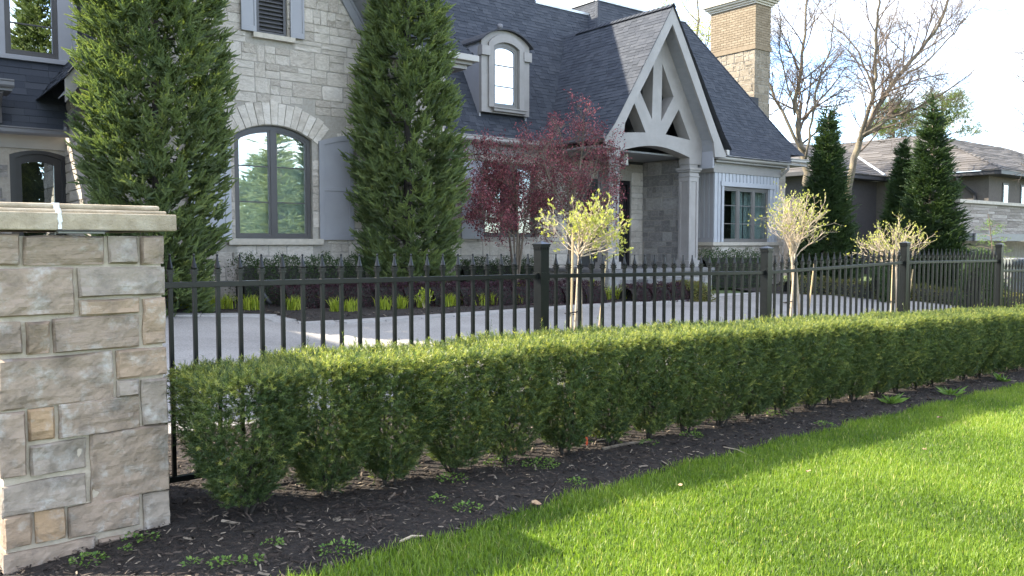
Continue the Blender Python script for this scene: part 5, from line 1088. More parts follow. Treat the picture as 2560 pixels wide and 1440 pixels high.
roof(nbh, 'hip_roof', lambda s, h: nroof(s, h, lambda s, r, z: (s, bl_ - ovh - .05 + r, z)), 0, hl * .8, lambda h: (-6.25 + h / hl * H1 * .9, -ovh - .05 + h / hl * H1), seed=33, **rkw)
m = MB(); m.tube([(-ovh - .05, bl_ - ovh - .05, ze + .2), (2.2, bl_ + 2.2, ze + .2 + rp * 3.0)], .07, 5); m.build('valley_flashing', M['flash'], nbh)
m = MB(); m.box(9, 22, 7, 18, 2, ze + 1.2); m.build('rear_body', M['nb_wall'], nbh)
roof(nbh, 'rear_roof', lambda s, h: (s, 5.5 + h * .92, ze + 1.25 + h * .39), 0, 5, lambda h: (8 + h * .92, 22), seed=34, **rkw); roof(nbh, 'rear_roof', lambda s, h: (8 + h * .92, s, ze + 1.25 + h * .39), 0, 5, lambda h: (5.5 + h * .92, 18), seed=35, **rkw)
b_, z_ = ns(2440, 480); m = MB(); m.tube([(-ovh + .1, b_ + .5, ze), (-ovh + .15, b_ + .45, ze - .25), (-.1, b_, ze - .75), (-.08, b_, ze - 1.0), (-.08, b_, zg)], .07, 6); m.build('downspout', M['nb_dark'], nbh)
for (x0, x1) in ((2508, 2517), (2553, 2565)):
    a0, a1 = nw(x0, 470)[0], nw(x1, 470)[0]; w_ = empty('slot_window', (0, 0, 0), 0, nbh); m = MB(); m.box(a0 - .1, a1 + .12, -.03, .05, .8, ze - .25); m.build('frame', M['nb_dark'], w_); m = MB(); m.box(a0, a1, -.045, -.031, .9, ze - .35); m.build('pane', M['glass_sky'], w_)
# stone parapet over the garage
PBn = -3.2; pa0, pz1 = nw(2396, 506, PBn); pz0 = nw(2420, 583, PBn)[1]; pzb = nw(2450, 602, PBn)[1]
m = MB(); m.box(pa0 + .03, pa0 + 14, PBn + .02, PBn + .5, pz0, pz1); pp_ = m.build('parapet', M['nb_stone'], nbh)
m = MB(); m.box(pa0 - .06, pa0 + 14, PBn - .08, PBn + .6, pz1 + .001, pz1 + .10); m.build('parapet_cap', M['cut_stone'], nbh)
rr = random.Random(9); z = pz0; lr = []
while z < pz1 - .03:
    h = rr.uniform(.07, .13); a = pa0
    while a < pa0 + 5.5: w_ = rr.uniform(.35, 1.2); lr.append((a, a + w_, z, min(z + h, pz1))); a += w_
    z += h
lay_stones(pp_, lr, front(PBn + .02), M['nb_stone'], seed=41, relief=.025)
m = MB(); m.box(pa0 + .9, pa0 + 14, PBn - .15, PBn + .7, pzb, pz0 - .001); m.build('steel_band', M['nb_band'], nbh); m = MB(); m.box(pa0 - .1, pa0 + .899, PBn - .10, PBn + .6, pzb, pz0 - .001); m.build('steel_band', M['nb_dark'], nbh)
m = MB(); m.box(pa0 + 2.6, pa0 + 14, PBn + 1.2, PBn + 1.6, zg, pzb - .001); m.build('garage_front', M['nb_stone'], nbh); m = MB(); m.box(pa0 + 3.4, pa0 + 4.4, PBn + 1.17, PBn + 1.199, zg, pzb - .3); m.build('garage_opening', M['nb_dark'], nbh)
m = MB(); m.box(pa0 + .5, pa0 + 2.58, PBn + 1.6, PBn + 1.9, zg, pzb - .002); m.build('garage_wall', M['nb_wall'], nbh)
# ================================================================== SPRUCES
def spruce_mesh(H, rfun, nb, seed, ns=8, tw=7, nn=8, nl=.024, nw=.015, tl=(.085, .14), up=.6, stem=.018, zmin=.1, sz=1.0):
    """branches -> flat sprays -> needled twigs, so the crown reads as fans of fingers with dark gaps"""
    rng = np.random.default_rng(seed); zz = rng.uniform(zmin, H, nb * 4); keep = rng.uniform(0, 1, nb * 4) < rfun(zz) / max(rfun(np.linspace(zmin, H, 50))); zz = np.sort(zz[keep][:nb]); n = len(zz)
    phi = np.arange(n) * 2.39996 + rng.normal(0, .5, n); ln = rfun(zz) * rng.uniform(.88, 1.04, n)
    f = rng.uniform(.35, 1.0, (n, ns)) ** .6; lat = rng.normal(0, .24, (n, ns)) * sz * (1.2 - f); vz = rng.normal(0, .08, (n, ns)) * sz + .10 * (f - .6) * sz
    rad = np.stack([np.cos(phi), np.sin(phi), np.zeros(n)], 1); tan = np.stack([-np.sin(phi), np.cos(phi), np.zeros(n)], 1)
    C = rad[:, None] * (f * ln[:, None])[..., None] + tan[:, None] * lat[..., None]; C[..., 2] += zz[:, None] + vz - .12 * sz * np.sin(f * 3.14)
    A = rad[:, None] * 1.0 + tan[:, None] * (lat * 2.6 / sz)[..., None] + np.array([0, 0, 1.0]) * (up + rng.normal(0, .28, (n, ns)))[..., None]
    C = C.reshape(-1, 3); A = norm(A.reshape(-1, 3)); S = norm(np.cross(A, np.array([[0, 0, 1.0]])) + rng.normal(0, .3, A.shape)); m_ = len(C)
    ct = np.clip(np.repeat(rng.uniform(.2, .55, n), ns) + rng.normal(0, .10, m_), 0, 1); Ps = []; Ds = []; Ls = []; Ts = []
    for k in range(tw):
        sd = 0 if k == 0 else (1 if k % 2 else -1); back = 0 if k == 0 else (.02 + .035 * ((k + 1) // 2)) * sz; an = rng.normal(.75, .15, m_) * sd
        D = A * np.cos(an)[:, None] + S * np.sin(an)[:, None] + np.array([[0, 0, .18]]) + rng.normal(0, .16, A.shape); Ps.append(C - A * back + rng.normal(0, .008, C.shape)); Ds.append(D); Ls.append(rng.uniform(*tl, m_) * (1.15 if k == 0 else 1.0)); Ts.append(np.clip(ct + rng.normal(0, .10, m_) + (.10 if k == 0 else 0), 0, 1))
    return needles(np.concatenate(Ps), np.concatenate(Ds), np.concatenate(Ls), nn, nl, nw, .80, rng, np.concatenate(Ts), stem)
def trunk_mesh(H, r, lim=None, seed=0):
    rr = random.Random(seed); m = MB(); m.tube([(0, 0, -.15), (0, 0, .3), (.02, .01, H * .5), (0, 0, H * .97)], [r * 1.25, r, r * .6, .015], 8)
    for i in range(40):
        z = H * (.06 + .9 * i / 40); a = i * 2.4; L_ = (lim(z) if lim else .5) * .8; m.tube([(0, 0, z), (math.cos(a) * L_ * .6, math.sin(a) * L_ * .6, z - .03), (math.cos(a) * L_, math.sin(a) * L_, z + .08)], [.014, .010, .004], 4)
    return m
def tree_obj(name, loc, crown_me, trunk, trunk_mat, label, cat, group=None, rz=0, scale=1.0):
    o = empty(name, loc, rz); o.scale = (scale,) * 3 if not hasattr(scale, '__len__') else scale
    if isinstance(trunk, MB): trunk = trunk.mesh('trunk', True); trunk.materials.append(trunk_mat)
    link('trunk', trunk, None, o); link('crown', crown_me, None, o); tag(o, label, cat, group); return o
def on_ground(px, d_b=None, a=None):
    pass
def at_house(px, b): a, z = hw(px, 700, b); p = HW(a, b); p.z = G(p.x, p.y); return p
rf1 = lambda z: 1.02 * np.interp(z, [0, .4, 1.7, 2.6, 3.9, 5.0, 6.5, 7.6], [.70, .86, .98, 1.10, 1.10, 1.02, .70, .05])
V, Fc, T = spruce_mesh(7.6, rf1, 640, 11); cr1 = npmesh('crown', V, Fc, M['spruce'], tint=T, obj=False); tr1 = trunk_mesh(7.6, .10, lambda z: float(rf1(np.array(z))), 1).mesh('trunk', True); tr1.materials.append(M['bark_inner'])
p = at_house(398, -1.55); tree_obj('spruce_tree', p, cr1, tr1, None, 'tall columnar spruce, sunlit yellow-green on its upper side, behind the stone pier', 'tree', 'columnar spruces before the gable')
rf2 = lambda z: 1.12 * np.interp(z, [0, .4, .9, 2, 3, 4.5, 6, 7, 7.9], [.62, .78, .90, 1.02, 1.02, .85, .60, .36, .03])
V, Fc, T = spruce_mesh(7.9, rf2, 600, 23); cr2 = npmesh('crown', V, Fc, M['spruce'], tint=T, obj=False)
p = at_house(1020, -.95); tree_obj('spruce_tree', p, cr2, tr1, None, 'tall shaded columnar spruce between the arched window and the dormer', 'tree', 'columnar spruces before the gable')
# dark spruces on the right
rfc = lambda z: np.clip((6.2 - z) / 6.2, 0, 1) ** .85 * 1.05 * np.clip(.75 + z * .4, 0, 1)
V, Fc, T = spruce_mesh(6.2, rfc, 430, 31, ns=7, tw=6, nn=5, nl=.04, nw=.024, tl=(.12, .20), stem=.017, sz=1.2); cr3 = npmesh('crown', V, Fc, M['spruce_dark'], tint=T, obj=False); tr3 = trunk_mesh(6.0, .10, lambda z: float(rfc(np.array(z))), 3).mesh('trunk', True); tr3.materials.append(M['bark'])
V, Fc, T = spruce_mesh(6.2, rfc, 430, 37, ns=7, tw=6, nn=5, nl=.04, nw=.024, tl=(.12, .20), stem=.017, sz=1.2); cr4 = npmesh('crown', V, Fc, M['spruce_dark'], tint=T, obj=False)
def by_top(px, py_top, Z, H0):
    d = ray(px, py_top); P = Vector((0, 0, EYE)) + d * (Z / d.y); z0 = G(P.x, P.y); return Vector((P.x, P.y, z0)), (P.z - z0) / H0
for (px, pt, Z, me, lab, wx) in ((2072, 250, 24.5, cr3, 'dark pointed spruce beside the right end of the stone house', 1.22), (2335, 232, 25.5, cr4, 'tallest pointed spruce, sunlit on its upper half, before the stone parapet', 1.3), (2262, 330, 28.5, cr3, 'smaller dark spruce half hidden behind the tallest pointed spruce', 1.2)):
    p, s_ = by_top(px, pt, Z, 6.25); tree_obj('spruce_tree', p, me, tr3, None, lab, 'tree', 'pointed spruces right of the house', rz=px, scale=(s_ * wx * 1.0, s_ * wx * 1.0, s_))
V, Fc, T = spruce_mesh(6.2, rfc, 200, 41, ns=7, tw=6, nn=5, nl=.05, nw=.03, tl=(.14, .22), stem=.02, sz=1.3); crR = npmesh('crown', V, Fc, M['spruce_pale'], tint=T, obj=False)
# evergreens across the lawn, seen only as reflections in the window panes
for i, (x, y, s_, w_) in enumerate(((15, 4.6, .95, 2.2), (17.5, 3.0, 1.2, 2.6), (20.5, 3.8, 1.35, 2.9), (21, -.2, 1.1, 2.6), (25.5, 5.5, 1.6, 3.0), (18.5, 6.2, 1.15, 2.6), (30, 17, 1.5, 2.8), (31, 25, 1.4, 2.8))):
    tree_obj('spruce_tree', Vector((x, y, G(x, y) - .3)), crR, tr3, None, f'{ORD[i]} broad evergreen of the belt across the lawn, mirrored in the windows', 'tree', 'evergreens across the lawn', rz=i, scale=(w_, w_, s_))

# ================================================================== BARE TREES
CFG = dict(seg=[9, 6, 4, 3, 2], wob=[.07, .10, .13, .16, .2], up=[.04, .05, .05, .03, .02], taper=[.42, .35, .35, .35, .3], sides=[8, 5, 4, 3, 3], kids=[7, 7, 6, 5], **{'from': [.25, .2, .15, .1]}, ang=[(28, 55), (28, 60), (30, 65), (30, 70)], len=[(.55, .8), (.5, .72), (.45, .65), (.4, .6)])
def bare_tree(name, base, limbs, r, seed, label, kids=None, dens=1.0, mat='bark_lichen', fine=True, Z=None):
    """limbs: pixel polylines of the main limbs at the tree's own distance Z"""
    rng = random.Random(seed); o = empty(name, base); main = MB(); fineb = MB(); tips = []
    def W(px, py, dz=0): d = ray(px, py); P = Vector((0, 0, EYE)) + d * ((Z + dz) / d.y); return P - base
    cfg = dict(CFG)
    for (pts, r0, r1, dz) in limbs:
        P = [W(x, y, dz * i / max(1, len(pts) - 1)) for i, (x, y) in enumerate(pts)]; Q = []
        for a, b in zip(P, P[1:]):
            for k in range(4): Q.append(a.lerp(b, k / 4) + Vector((rng.gauss(0, .03), rng.gauss(0, .03), rng.gauss(0, .03))))
        Q.append(P[-1]); n = len(Q); r0, r1 = r0 * .68, r1 * .7; rad = [r0 + (r1 - r0) * i / (n - 1) for i in range(n)]; main.tube(Q, rad, 8)
        tot = sum((b - a).length for a, b in zip(Q, Q[1:])); nk = int((5 + tot * 2.0) * dens)
        for j in range(nk):
            f = .22 + .78 * (j + rng.random()) / nk; i = min(int(f * (n - 1)), n - 2); q = Q[i].lerp(Q[i + 1], f * (n - 1) - i); dr = (Q[i + 1] - Q[i]).normalized(); ax = dr.cross(Vector((rng.gauss(0, 1), rng.gauss(0, 1), rng.gauss(0, 1)))).normalized()
            cd = (Matrix.Rotation(R(rng.uniform(25, 62)), 3, ax) @ dr).normalized(); c2 = {k: v[1:] if isinstance(v, list) else v for k, v in cfg.items()}; ln = min(2.6, tot * rng.uniform(.25, .5)) * (1.1 - .35 * f)
            grow(fineb, tips, q, cd, ln, min(rad[i] * .45, .045), 0, rng, c2)
        grow(fineb, tips, Q[-1], (Q[-1] - Q[-2]), 1.5, r1, 0, rng, {k: v[1:] if isinstance(v, list) else v for k, v in cfg.items()})
    main.build('trunk', M[mat], o, True); fineb.build('crown', M['twig'], o); tag(o, label, 'tree', 'bare trees behind the house'); return o, tips
def base_at(px, Z): d = ray(px, 640); P = Vector((0, 0, EYE)) + d * (Z / d.y); return Vector((P.x, P.y, G(P.x, P.y) - .1))
Z1 = 33.0
bare_tree('bare_tree', base_at(2100, Z1), [([(2105, 560), (2125, 440), (2150, 350), (2185, 280), (2235, 205), (2300, 130), (2360, 40), (2385, -60)], .24, .05, 1.0), ([(2150, 350), (2175, 270), (2188, 190), (2190, 100), (2196, 10), (2190, -90)], .14, .05, -1.0), ([(2150, 345), (2215, 300), (2290, 270), (2370, 225), (2440, 170)], .10, .02, -1.5), ([(2182, 230), (2150, 130), (2090, 70), (2040, 10)], .06, .02, 1.5), ([(2235, 205), (2310, 160), (2390, 80), (2440, 10)], .07, .02, 1.2)], .2, 3, 'larger bare tree with lichened leaning trunk between the dark spruces', Z=Z1)
Z2 = 31.0
bare_tree('bare_tree', base_at(2020, Z2), [([(2020, 470), (2012, 400), (1995, 330), (1990, 270), (2000, 180), (2012, 90), (2015, -40)], .20, .05, .8), ([(2010, 380), (1965, 300), (1935, 235), (1905, 165), (1880, 90)], .11, .03, 1.0), ([(2014, 400), (2030, 300), (2040, 220), (2075, 120), (2090, 20)], .08, .02, -1), ([(1990, 285), (1950, 150), (1950, 40)], .05, .02, -1)], .2, 5, 'slimmer bare tree rising just right of the chimney', Z=Z2)
Z3 = 30.0
bare_tree('bare_tree', base_at(2700, Z3), [([(2700, 600), (2680, 400), (2660, 250), (2640, 100)], .2, .06, 0), ([(2680, 300), (2600, 240), (2530, 180)], .05, .012, 1), ([(2685, 330), (2610, 290), (2545, 265)], .045, .012, -1), ([(2670, 250), (2600, 150), (2560, 90)], .04, .012, 0)], .2, 7, 'bare tree reaching into the picture from the right edge', Z=Z3, dens=.6)
# pale leafing tree behind the roof, left of the chimney
Z4 = 38.0; b4 = base_at(1745, Z4); o4, tips4 = bare_tree('leafing_tree', b4, [([(1750, 500), (1748, 300), (1740, 150), (1745, 20)], .2, .05, 0), ([(1745, 200), (1765, 110), (1780, 50)], .07, .02, 1), ([(1742, 180), (1715, 110), (1700, 70)], .07, .02, -1)], .2, 9, 'pale leafing tree behind the roof beside the chimney', Z=Z4, dens=.35)
rng4 = np.random.default_rng(4); tp = np.array([t[0] for t in tips4]); tp = tp[rng4.integers(0, len(tp), 5200)] + rng4.normal(0, .22, (5200, 3)); V, Fc, T = leaves(tp, rdir(5200, rng4), rdir(5200, rng4), .09, .06, rng4, rng4.uniform(0, 1, 5200)); npmesh('leaves', V, Fc, M['pale_leaf'], o4, tint=T)
# pine behind the neighbour's roof
def pine(px, pt, pb, Z, seed, label, spread, n=260):
    rng = np.random.default_rng(seed); b = base_at(px, Z); o = empty('pine_tree', b); d = ray(px, pt); top = Vector((0, 0, EYE)) + d * (Z / d.y) - b; H = top.z; m = MB(); m.tube([(0, 0, 0), (.1, 0, H * .5), (0, 0, H)], [.22, .15, .03], 7)
    d2 = ray(px, pb); z0 = ((Vector((0, 0, EYE)) + d2 * (Z / d2.y)) - b).z; Ps = []; Ds = []
    for i in range(n):
        z = rng.uniform(z0, H); a = rng.uniform(0, 6.28); L_ = spread * (1 - .55 * (z - z0) / (H - z0)) * rng.uniform(.35, 1.0); c = np.array([math.cos(a) * L_, math.sin(a) * L_, z + .12 * L_])
        if i % 3 == 0: m.tube([(0, 0, z - .2), tuple(c)], [.035, .008], 4)
        k = 22; Ps.append(c + rng.normal(0, [.20, .20, .13], (k, 3))); Ds.append(rng.normal(0, .5, (k, 3)) + np.array([c[0] * .3, c[1] * .3, .5]))
    P = np.concatenate(Ps); D = np.concatenate(Ds); V, Fc, T = needles(P, D, rng.uniform(.12, .22, len(P)), 9, .10, .016, .75, rng, rng.uniform(.1, 1, len(P)), .008); m.build('trunk', M['bark'], o); npmesh('crown', V, Fc, M['pine'], o, tint=T); tag(o, label, 'tree', 'pines behind the far house')
pine(2345, 232, 352, 50, 1, 'pine with open branches rising behind the far hipped roof', 2.6, 200); pine(2225, 262, 350, 47, 2, 'lower pale pine behind the far roof, left of the tallest spruce', 1.7, 160)

# ================================================================== YOUNG STANDARD TREES BEHIND THE FENCE
def standard_tree(px, d, ctr_py, rad_x, rad_z, seed, label, leafk, trunk_multi=2, els=(.12, 1.35), lean=0.0):
    rng = random.Random(seed); t = fw(px, 640, d)[0]; base = FW(t, d, Gtd(t, d)); P = hit(px, ctr_py, base, FN); cz_ = P.z - base.z; o = empty('standard_tree', base); mb = MB(); tips = []
    fork = cz_ - rad_z * .55; rad = .02
    for j in range(trunk_multi): mb.tube([((j - .5) * .03, rng.uniform(-.02, .02), -.05), ((j - .5) * .05, 0, fork * .5), (rng.uniform(-.02, .02), rng.uniform(-.02, .02), fork)], [.017, .015, .013], 7)
    cfg = dict(seg=[6, 4, 3], wob=[.16, .2, .2], up=[.03, .10, .10], taper=[.55, .5, .4], sides=[5, 4, 3], kids=[6, 3], **{'from': [.22, .2]}, ang=[(25, 60), (25, 60)], len=[(.35, .6), (.4, .6)])
    for j in range(20):
        a = j * 2.4; el = rng.uniform(*els); dr = Vector((math.cos(a) * math.cos(el) * rad_x + lean, math.sin(a) * math.cos(el) * rad_x, math.sin(el) * rad_z * 2)); L_ = math.hypot(math.cos(el) * rad_x, math.sin(el) * rad_z * 1.7) * rng.uniform(.75, 1.0)
        grow(mb, tips, Vector((0, 0, fork + rng.uniform(-.06, .04))), dr, L_, .0062, 0, rng, cfg)
    mb.build('branches', M['tan_branch'], o)
    r2 = np.random.default_rng(seed); tp = np.array([q[0] for q in tips]); td_ = np.array([q[1] for q in tips]); k = leafk; idx = np.repeat(np.arange(len(tp)), k); n = len(idx); Pp = tp[idx] + r2.normal(0, .006, (n, 3)); Dd = norm(td_[idx] * .8 + np.array([[0, 0, .5]]) + r2.normal(0, .5, (n, 3)))
    V, Fc, T = leaves(Pp, rdir(n, r2), Dd, r2.uniform(.014, .042, n), r2.uniform(.010, .021, n), r2, r2.uniform(0, 1, n)); npmesh('leaf_buds', V, Fc, M['bud'], o, tint=T)
    st = MB(); st.tube([(-.07, -.03, -.05), (-.045, -.02, fork + .20)], .009, 6); st.build('stake', M['stake'], o); st = MB(); st.tube([(.10, .02, -.05), (.22, .0, fork * .95)], .008, 6); st.build('stake', M['stake'], o)
    tie = MB(); tie.tube([(-.055 + .05 * math.cos(q * .785), .03 * math.sin(q * .785), fork * .62 + .004 * q) for q in range(9)], .006, 5); tie.build('tie', M['lamp_metal'], o)
    tag(o, label, 'tree', 'staked young trees behind the fence'); return o
standard_tree(1446, .42, 592, .43, .24, 5, 'young staked tree with yellow spring buds beside the first fence post', 2, 2, (.12, 1.35), .20)
standard_tree(1985, .55, 590, .50, .40, 6, 'young staked tree with pale bare stems beside the second fence post', 1, 3, (.65, 1.5))
standard_tree(2240, .60, 625, .56, .33, 7, 'third young budding tree, lowest and widest, at the third fence post', 1, 2, (.3, 1.2))

# ================================================================== RED TREES IN THE HOUSE BED
def red_tree(px, b, boxes, seed, nleaf, label, stems):
    """stems: main limb pixels on the plane at depth b; leaves gather on the fine twigs"""
    rng = random.Random(seed); p0 = at_house(px, b); o = empty('red_leaf_tree', p0); mb = MB(); tips = []
    def W(x, y, db=0): a, z = hw(x, y, b + db); q = HW(a, b + db, z); return q - p0
    cfg = dict(seg=[5, 4, 3], wob=[.14, .18, .2], up=[.03, .03, .0], taper=[.5, .4, .4], sides=[4, 3, 3], kids=[6, 4], **{'from': [.2, .15]}, ang=[(25, 60), (25, 60)], len=[(.45, .7), (.45, .65)])
    for (pts, r0, db) in stems:
        P = [Vector((0, 0, -.05))] + [W(x, y, db * (i + 1) / len(pts)) for i, (x, y) in enumerate(pts)]; Q = []
        for a_, b_ in zip(P, P[1:]):
            for k in range(3): Q.append(a_.lerp(b_, k / 3))
        Q.append(P[-1]); n = len(Q); mb.tube(Q, [r0 * (1 - .75 * i / n) for i in range(n)], 6)
        for j in range(15):
            f = .30 + .70 * (j + rng.random()) / 15; i = min(int(f * (n - 1)), n - 2); dr = (Q[i + 1] - Q[i]).normalized(); ax = dr.cross(Vector((rng.gauss(0, 1), rng.gauss(0, 1), rng.gauss(0, 1)))).normalized(); grow(mb, tips, Q[i].lerp(Q[i + 1], f * (n - 1) - i), Matrix.Rotation(R(rng.uniform(25, 65)), 3, ax) @ dr, rng.uniform(.4, .8), .010, 0, rng, cfg)
    mb.build('trunk', M['bark'], o)
    r2 = np.random.default_rng(seed); tp = np.array([q[0] for q in tips]); tp = tp[tp[:, 2] > .45]; idx = r2.integers(0, len(tp), nleaf); P = tp[idx] + r2.normal(0, .055, (nleaf, 3)); D = rdir(nleaf, r2); D[:, 2] -= .5
    V, Fc, T = leaves(P, rdir(nleaf, r2), D, r2.uniform(.035, .065, nleaf), r2.uniform(.018, .034, nleaf), r2, r2.uniform(0, 1, nleaf)); npmesh('crown', V, Fc, M['maroon'], o, tint=T); tag(o, label, 'tree', 'red-leaved trees before the front window')
red_tree(1290, -.4, None, 3, 18000, 'low spreading maroon-leaved tree before the front window', [([(1270, 560), (1225, 480), (1200, 420)], .03, .3), ([(1295, 560), (1290, 470), (1275, 400)], .03, -.3), ([(1310, 570), (1330, 480), (1345, 420)], .03, .2), ([(1285, 590), (1230, 550), (1185, 520)], .025, -.4), ([(1300, 590), (1360, 540), (1380, 500)], .025, .4), ([(1285, 580), (1250, 520), (1240, 470)], .022, .5)])
red_tree(1425, -1.1, None, 8, 9000, 'taller red-leaved tree with sunlit pink top left of the porch column', [([(1425, 540), (1415, 430), (1400, 330)], .032, .2), ([(1428, 520), (1450, 420), (1460, 320)], .03, -.2), ([(1430, 540), (1480, 450), (1500, 370)], .028, .3), ([(1425, 560), (1500, 500), (1555, 440)], .022, .2), ([(1420, 540), (1370, 440), (1350, 370)], .025, -.3)])

# ================================================================== LOW PLANTS
def leaf_block(name, pts, w, h, mat, seed, n, ls, label, cat, group=None, rnd=.35, zoff=0.0):
    """clipped hedge or mound: leaves over a rounded body running along world points pts"""
    rng = np.random.default_rng(seed); pts = resample(pts, .1); P2 = np.array([(p.x, p.y) for p in pts]); o = empty(name, (P2[0][0], P2[0][1], G(*P2[0]) + zoff)); tang = np.gradient(P2, axis=0) if len(P2) > 1 else np.array([[1, 0]]); tang /= np.maximum(np.linalg.norm(tang, axis=1, keepdims=True), 1e-6)
    i = rng.integers(0, len(P2), n); th = rng.uniform(-.15, math.pi + .15, n); q = rnd * 2 + .2; c, s = np.cos(th), np.sin(th); cx = np.sign(c) * np.abs(c) ** q; sz = np.sign(s) * np.abs(s) ** q; f = np.clip(1 - np.abs(rng.normal(0, .10, n)), .5, 1.03); lump = 1 + .07 * np.sin(i * .9 + seed) + .05 * np.sin(i * 2.3 + th * 3)
    nx = np.stack([-tang[i, 1], tang[i, 0]], 1); xy = P2[i] + nx * (cx * w / 2 * f * lump)[:, None] + tang[i] * rng.uniform(-.06, .06, (n, 1)); ends = (i < 2) | (i > len(P2) - 3); xy += tang[i] * (ends * rng.uniform(-.12, .12, n))[:, None]
    z = Gnp(xy[:, 0], xy[:, 1]) + zoff + np.clip(sz, 0, 1) * h * f * lump + .02; P = np.stack([xy[:, 0], xy[:, 1], z], 1) - np.array(o.location); out = np.concatenate([nx * c[:, None], s[:, None]], 1)
    D = norm(out + rng.normal(0, .7, (n, 3))); V, Fc, T = leaves(P, rdir(n, rng), D, ls * rng.uniform(.7, 1.3, n), ls * .55, rng, np.clip(rng.normal(.5, .25, n), 0, 1)); npmesh('foliage', V, Fc, mat, o, tint=T)
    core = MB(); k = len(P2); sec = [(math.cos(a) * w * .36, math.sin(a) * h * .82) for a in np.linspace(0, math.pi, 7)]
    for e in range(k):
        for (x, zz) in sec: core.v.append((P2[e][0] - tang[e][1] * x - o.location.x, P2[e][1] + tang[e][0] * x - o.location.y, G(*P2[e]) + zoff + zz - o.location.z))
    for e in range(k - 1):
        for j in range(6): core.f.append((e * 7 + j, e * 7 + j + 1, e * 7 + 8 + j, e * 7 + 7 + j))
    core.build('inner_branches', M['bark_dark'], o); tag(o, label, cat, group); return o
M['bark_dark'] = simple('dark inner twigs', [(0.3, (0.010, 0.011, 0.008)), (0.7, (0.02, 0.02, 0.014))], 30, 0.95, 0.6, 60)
hp_ = lambda px, b: at_house(px, b)
def hb(px0, px1, b0, b1=None): p, q = at_house(px0, b0), at_house(px1, b1 if b1 is not None else b0); return [p, q]
leaf_block('boxwood_hedge', hb(600, 905, -.75), .62, .80, M['box'], 1, 9000, .035, 'clipped dark boxwood hedge under the arched window', 'hedge')
leaf_block('boxwood_hedge', hb(1752, 1900, -.2, -.2), .8, 1.0, M['box'], 2, 7000, .04, 'clipped dark boxwood hedge under the bay window', 'hedge')
leaf_block('boxwood_hedge', hb(1150, 1340, .55, .55), .7, .75, M['box'], 3, 6000, .038, 'dark boxwood hedge behind the red-leaved trees', 'hedge')
# barberries: one rounded shrub after another
bx = [(715, -1.5), (790, -1.55), (862, -1.6), (935, -1.7), (1008, -1.75), (1078, -1.85), (1148, -1.95), (1215, -2.0), (1282, -2.05), (1345, -2.1), (1402, -2.15), (1455, -2.2), (1570, -2.25), (1622, -2.25), (1672, -2.25)]
for i, (px, b) in enumerate(bx):
    p = at_house(px, b); p2 = p + HU * .5; leaf_block('barberry_shrub', [p - HU * .05, p2], .62, .42 if px < 1500 else .36, M['barberry'], 60 + i, 2300, .03, f'{ORD[i]} dark purple barberry from the boxwood end of the bed row', 'shrub', 'dark purple barberries along the house bed', rnd=.5)
# yellow-green tufts
def tuft(px, py, n, h, seed, lab, sp=.10):
    rng = np.random.default_rng(seed); p = gp(px, py); N = n; az = rng.uniform(0, 6.28, N); ln = np.abs(rng.normal(.55, .3, N)); hh = h * rng.uniform(.6, 1.1, N); B = np.stack([rng.normal(0, sp * .45, N), rng.normal(0, sp * .45, N), np.zeros(N)], 1); dv = np.stack([np.cos(az), np.sin(az), np.zeros(N)], 1); W = np.stack([-np.sin(az), np.cos(az), np.zeros(N)], 1) * .007
    m1 = B + dv * (ln * hh * .35)[:, None] + np.array([0, 0, 1]) * (hh * .62)[:, None]; tp = B + dv * (ln * hh)[:, None] + np.array([0, 0, 1]) * (hh * .92)[:, None]; V = np.stack([B - W, B + W, m1 + W * .8, m1 - W * .8, tp], 1).reshape(-1, 3); b5 = np.arange(N)[:, None] * 5; Fc = np.concatenate([b5 + np.array([[0, 1, 2]]), b5 + np.array([[0, 2, 3]]), b5 + np.array([[3, 2, 4]])])
    o = npmesh('daylily_clump', V, Fc, M['tuft'], tint=np.repeat(rng.uniform(0, 1, N), 5)); o.location = (p.x, p.y, p.z + .02); tag(o, lab, 'plant', 'yellow-green daylily clumps edging the house bed')
TX = [(432, 776), (462, 777), (505, 778), (530, 778), (565, 778), (612, 780), (632, 781), (735, 781), (838, 784), (877, 784), (962, 780), (1003, 777), (1055, 774), (1118, 772), (1128, 770), (1205, 769), (1225, 768), (1290, 765), (1315, 763), (1385, 761), (1425, 758), (1470, 756), (1510, 754), (1545, 752), (1575, 752), (1602, 750), (1640, 749), (1665, 748), (1700, 747), (1730, 745), (1755, 744)]
for i, (x, y) in enumerate(TX): tuft(x, y - 3, 70 if x < 1500 else 95, .26 if x < 1500 else .34, 100 + i, f'{ORD[i]} yellow-green daylily clump from the pier side of the house bed', .12 if x < 1500 else .2)
leaf_block('sedge_mound', [at_house(1705, -2.2), at_house(1750, -2.3)], .9, .38, M['lowhedge'], 77, 2500, .05, 'straw-coloured grassy mound at the end of the bed by the walk', 'plant', rnd=.5)
